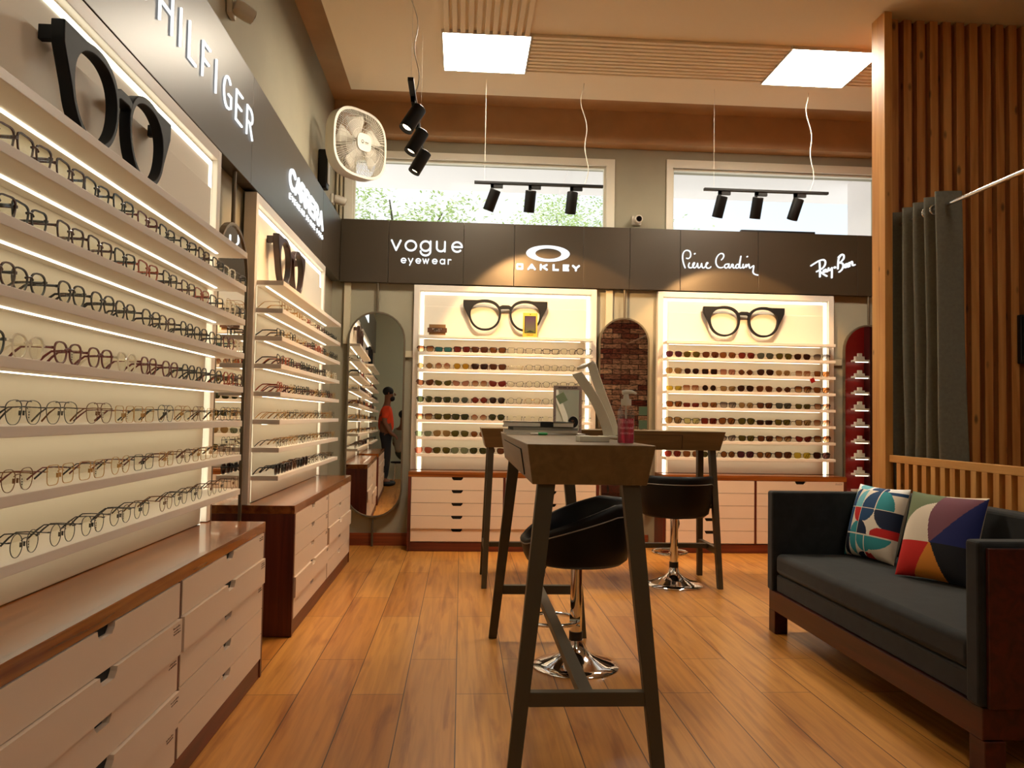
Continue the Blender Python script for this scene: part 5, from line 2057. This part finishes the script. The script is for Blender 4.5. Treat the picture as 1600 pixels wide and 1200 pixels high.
def person(label, loc, rz, sit, shirt, trousers, beard):
    t = empty('person', loc, rz, label, 'person')
    # local: faces +x; shoulders along y
    dz = -.40 if sit else 0.0
    hp = .93 + dz
    J = [((0, 0, hp), (.13, .15)), ((-.01, 0, hp + .22), (.115, .14)), ((0, 0, hp + .42), (.12, .165)), ((.0, 0, hp + .50), (.07, .09)), ((.01, 0, hp + .56), .055), ((.035, 0, hp + .66), (.085, .072)), ((.045, 0, hp + .74), (.09, .075))]
    Bn = [(0, 1), (1, 2), (2, 3), (3, 4), (4, 5), (5, 6)]
    for s in (-1, 1):
        b = len(J)
        arm = [((-.01, s * .17, hp + .44), .062), ((-.03, s * .215, hp + .20), .047), ((.09 if not sit else .16, s * .22, hp + .0), .038), ((.14 if not sit else .24, s * .21, hp - .03), .032)]
        J += arm
        Bn += [(2, b), (b, b + 1), (b + 1, b + 2), (b + 2, b + 3)]
        # fingers and thumb
        hx, hy, hz = arm[3][0]
        for f in range(4):
            k = len(J)
            J += [((hx + .035, hy + (f - 1.5) * .017, hz - .02), .010), ((hx + .055 + .004 * (f in (1, 2)), hy + (f - 1.5) * .018, hz - .05), .0085), ((hx + .056, hy + (f - 1.5) * .018, hz - .078), .007)]
            Bn += [(b + 3, k), (k, k + 1), (k + 1, k + 2)]
        k = len(J)
        J += [((hx + .03, hy - s * .035, hz - .005), .011), ((hx + .055, hy - s * .042, hz - .03), .009)]
        Bn += [(b + 3, k), (k, k + 1)]
        b = len(J)
        if sit:
            leg = [((.06, s * .10, hp - .02), .088), ((.43, s * .13, hp + .0), .065), ((.42, s * .13, .09), .045), ((.52, s * .135, .05), .038)]
        else:
            leg = [((0, s * .095, hp - .06), .092), ((.02, s * .10, .50), .066), ((-.01, s * .105, .09), .045), ((.11, s * .11, .05), .038)]
        J += leg
        Bn += [(0, b), (b, b + 1), (b + 1, b + 2), (b + 2, b + 3)]
    bd = body('body', J, Bn, M['skin'], t)
    # clothes follow the body a little outside it
    g = 1.10
    JS = [(p, tuple(q * g for q in r_) if isinstance(r_, tuple) else r_ * g) for p, r_ in J[:3]]
    JS += [((0, 0, hp + .485), (.085, .11))]
    BS = [(0, 1), (1, 2), (2, 3)]
    for s in (-1, 1):
        b = len(JS)
        e = (-.03, s * .215, hp + .20)
        JS += [((-.01, s * .17, hp + .44), .074), ((-.027, s * .208, hp + .245), .066)]
        BS += [(2, b), (b, b + 1)]
        if sit:
            JS += [((.13, s * .22, hp + .03), .046)]
            BS += [(b + 1, b + 2)]
    body('shirt', JS, BS, shirt, t)
    JT = [((0, 0, hp - .02), (.138, .158)), ((-.005, 0, hp + .10), (.125, .148))]
    BT = [(0, 1)]
    for s in (-1, 1):
        b = len(JT)
        if sit:
            JT += [((.06, s * .10, hp - .02), .098), ((.43, s * .13, hp + .0), .075), ((.42, s * .13, .12), .058)]
        else:
            JT += [((0, s * .095, hp - .08), .10), ((.02, s * .10, .50), .076), ((-.01, s * .105, .11), .058)]
        BT += [(0, b), (b, b + 1), (b + 1, b + 2)]
    body('trousers', JT, BT, trousers, t)
    for s in (-1, 1):
        fx = .47 if sit else .045
        sh_ = ball('shoe', (fx, s * .11 if not sit else s * .133, .045), (.145, .052, .046), M['shoe'], t)
    hc = (.04, 0, hp + .715)
    ball('hair', (hc[0] - .022, 0, hc[2] + .042), (.098, .086, .085), M['hair'], t)
    if beard:
        ball('beard', (hc[0] + .045, 0, hc[2] - .088), (.058, .062, .052), M['hair'], t)
    m = MB()
    m.tube([(hc[0] + .088, 0, hc[2] + .012), (hc[0] + .112, 0, hc[2] - .022), (hc[0] + .090, 0, hc[2] - .030)], [.010, .017, .010], 8)
    for s in (-1, 1):
        m.tube([(hc[0] - .005, s * .072, hc[2] + .02), (hc[0] - .01, s * .088, hc[2] + .005), (hc[0] + .0, s * .078, hc[2] - .03)], [.010, .013, .008], 8)
    obj('nose_and_ears', m, M['skin'], t, smooth='all')
    for s in (-1, 1):
        ball('eye', (hc[0] + .082, s * .030, hc[2] + .012), (.010, .012, .008), M['paper'], t, 10)
        ball('pupil', (hc[0] + .091, s * .030, hc[2] + .012), (.0035, .006, .006), M['ink'], t, 8)
    m = MB()
    m.tube([(hc[0] + .086, -.022, hc[2] - .055), (hc[0] + .094, 0, hc[2] - .056), (hc[0] + .086, .022, hc[2] - .055)], [.004, .008, .004], 8)
    obj('lips', m, mat('lips', '6d3226', 0.5), t, smooth='all')
    return t


person('bearded person in an orange polo shirt and dark trousers, standing, seen in the corner mirror', (-.90, .25, 0), 0, False, M['orange'], M['denim'], True)
person('person in a grey long-sleeved shirt sitting on a stool, seen in the corner mirror', (-.62, -.45, 0), -.6, True, M['greyshirt'], M['khaki'], False)
t = empty('low_stool', (-.65, -.44, 0), 0, 'low round dark stool under the sitting person, seen in the corner mirror', 'stool')
m = MB()
m.lathe([(.0, .37), (.17, .37), (.18, .385), (.17, .40), (.0, .40)], 28)
obj('seat', m, M['leather'], t, smooth=40)
for k in range(4):
    a = PI / 4 + k * PI / 2
    m = MB()
    m.tube([(.15 * math.cos(a), .15 * math.sin(a), 0), (.12 * math.cos(a), .12 * math.sin(a), .3695)], .012, 8)
    obj('leg', m, M['steel'], t)

# green notices on the brick wall (seen in the middle mirror)
for lb, z in (('pale green notice sheet on the brick wall, the upper of two', 1.36), ('pale green notice sheet on the brick wall, the lower of two', 1.08)):
    m = MB()
    m.box(3.62, 3.90, -1.3995, -1.396, z - .09, z + .09)
    tag(obj('notice_sheet', m, mat('pale_green_paper', '86a582', 0.6)), lb, 'notice')


# ------------------------------------------------------------------ trees beyond the windows
def tree(label, x, y, zc, rx_, rz_, seed, nleaf):
    t = empty('tree', (x, y, 0), 0, label, 'tree')
    r = random.Random(seed)
    m = MB()
    m.tube([(0, 0, -1.5), (.1, 0, zc * .4), (0, .1, zc - rz_ * .75)], [.22, .17, .10], 10)
    for k in range(14):
        a = r.uniform(0, 2 * PI)
        q = r.uniform(.4, .9)
        m.tube([(0, 0, zc - rz_ * .7 + k * .06), (rx_ * q * .5 * math.cos(a), .5 * rx_ * q * math.sin(a), zc - rz_ * .1), (rx_ * q * math.cos(a), rx_ * q * math.sin(a), zc + rz_ * r.uniform(-.1, .7))], [.06, .04, .012], 6)
    obj('trunk', m, mat('bark', '4d4434', 0.9), t)
    m = MB()
    cl = []
    for k in range(46):
        while True:
            p = Vector((r.uniform(-1, 1), r.uniform(-1, 1), r.uniform(-.9, 1)))
            if .35 < p.length < 1:
                break
        cl.append(Vector((p.x * rx_, p.y * rx_, zc + p.z * rz_)))
    for k in range(nleaf):
        c = r.choice(cl)
        p = c + Vector((r.gauss(0, .33), r.gauss(0, .33), r.gauss(0, .17)))
        a = r.uniform(0, 2 * PI)
        tl_ = r.uniform(-.6, .6)
        L = r.uniform(.07, .12)
        d = Vector((math.cos(a), math.sin(a), tl_)).normalized() * L
        s = d.cross(Vector((r.uniform(-.5, .5), r.uniform(-.5, .5), 1))).normalized() * L * .22
        m.cur = 0 if r.random() < .6 else 1
        m.add([p, p + d * .5 + s, p + d, p + d * .5 - s], [(0, 1, 2, 3)])
    obj('foliage', m, [mat('leaf_green', 'a5b878', 0.6), mat('leaf_pale', 'cdd6b2', 0.6)], t)


tree('leafy tree seen through the left window, low behind its left half', -1.15, 15.0, 4.3, 2.1, 1.05, 1, 17000)
tree('taller leafy tree seen through the left window, behind the hanging track lamps', 2.85, 20.5, 5.5, 2.2, 1.75, 2, 17000)
tree('leafy branch tips at the lower left of the right window', 3.75, 14.5, 3.8, .6, .9, 3, 2200)
m = MB()
m.box(-30, 30, 9.5, 60, -.3, -.1)
tag(obj('ground', m, mat('yard', 'ddd6c8', 0.9)), kind='structure')
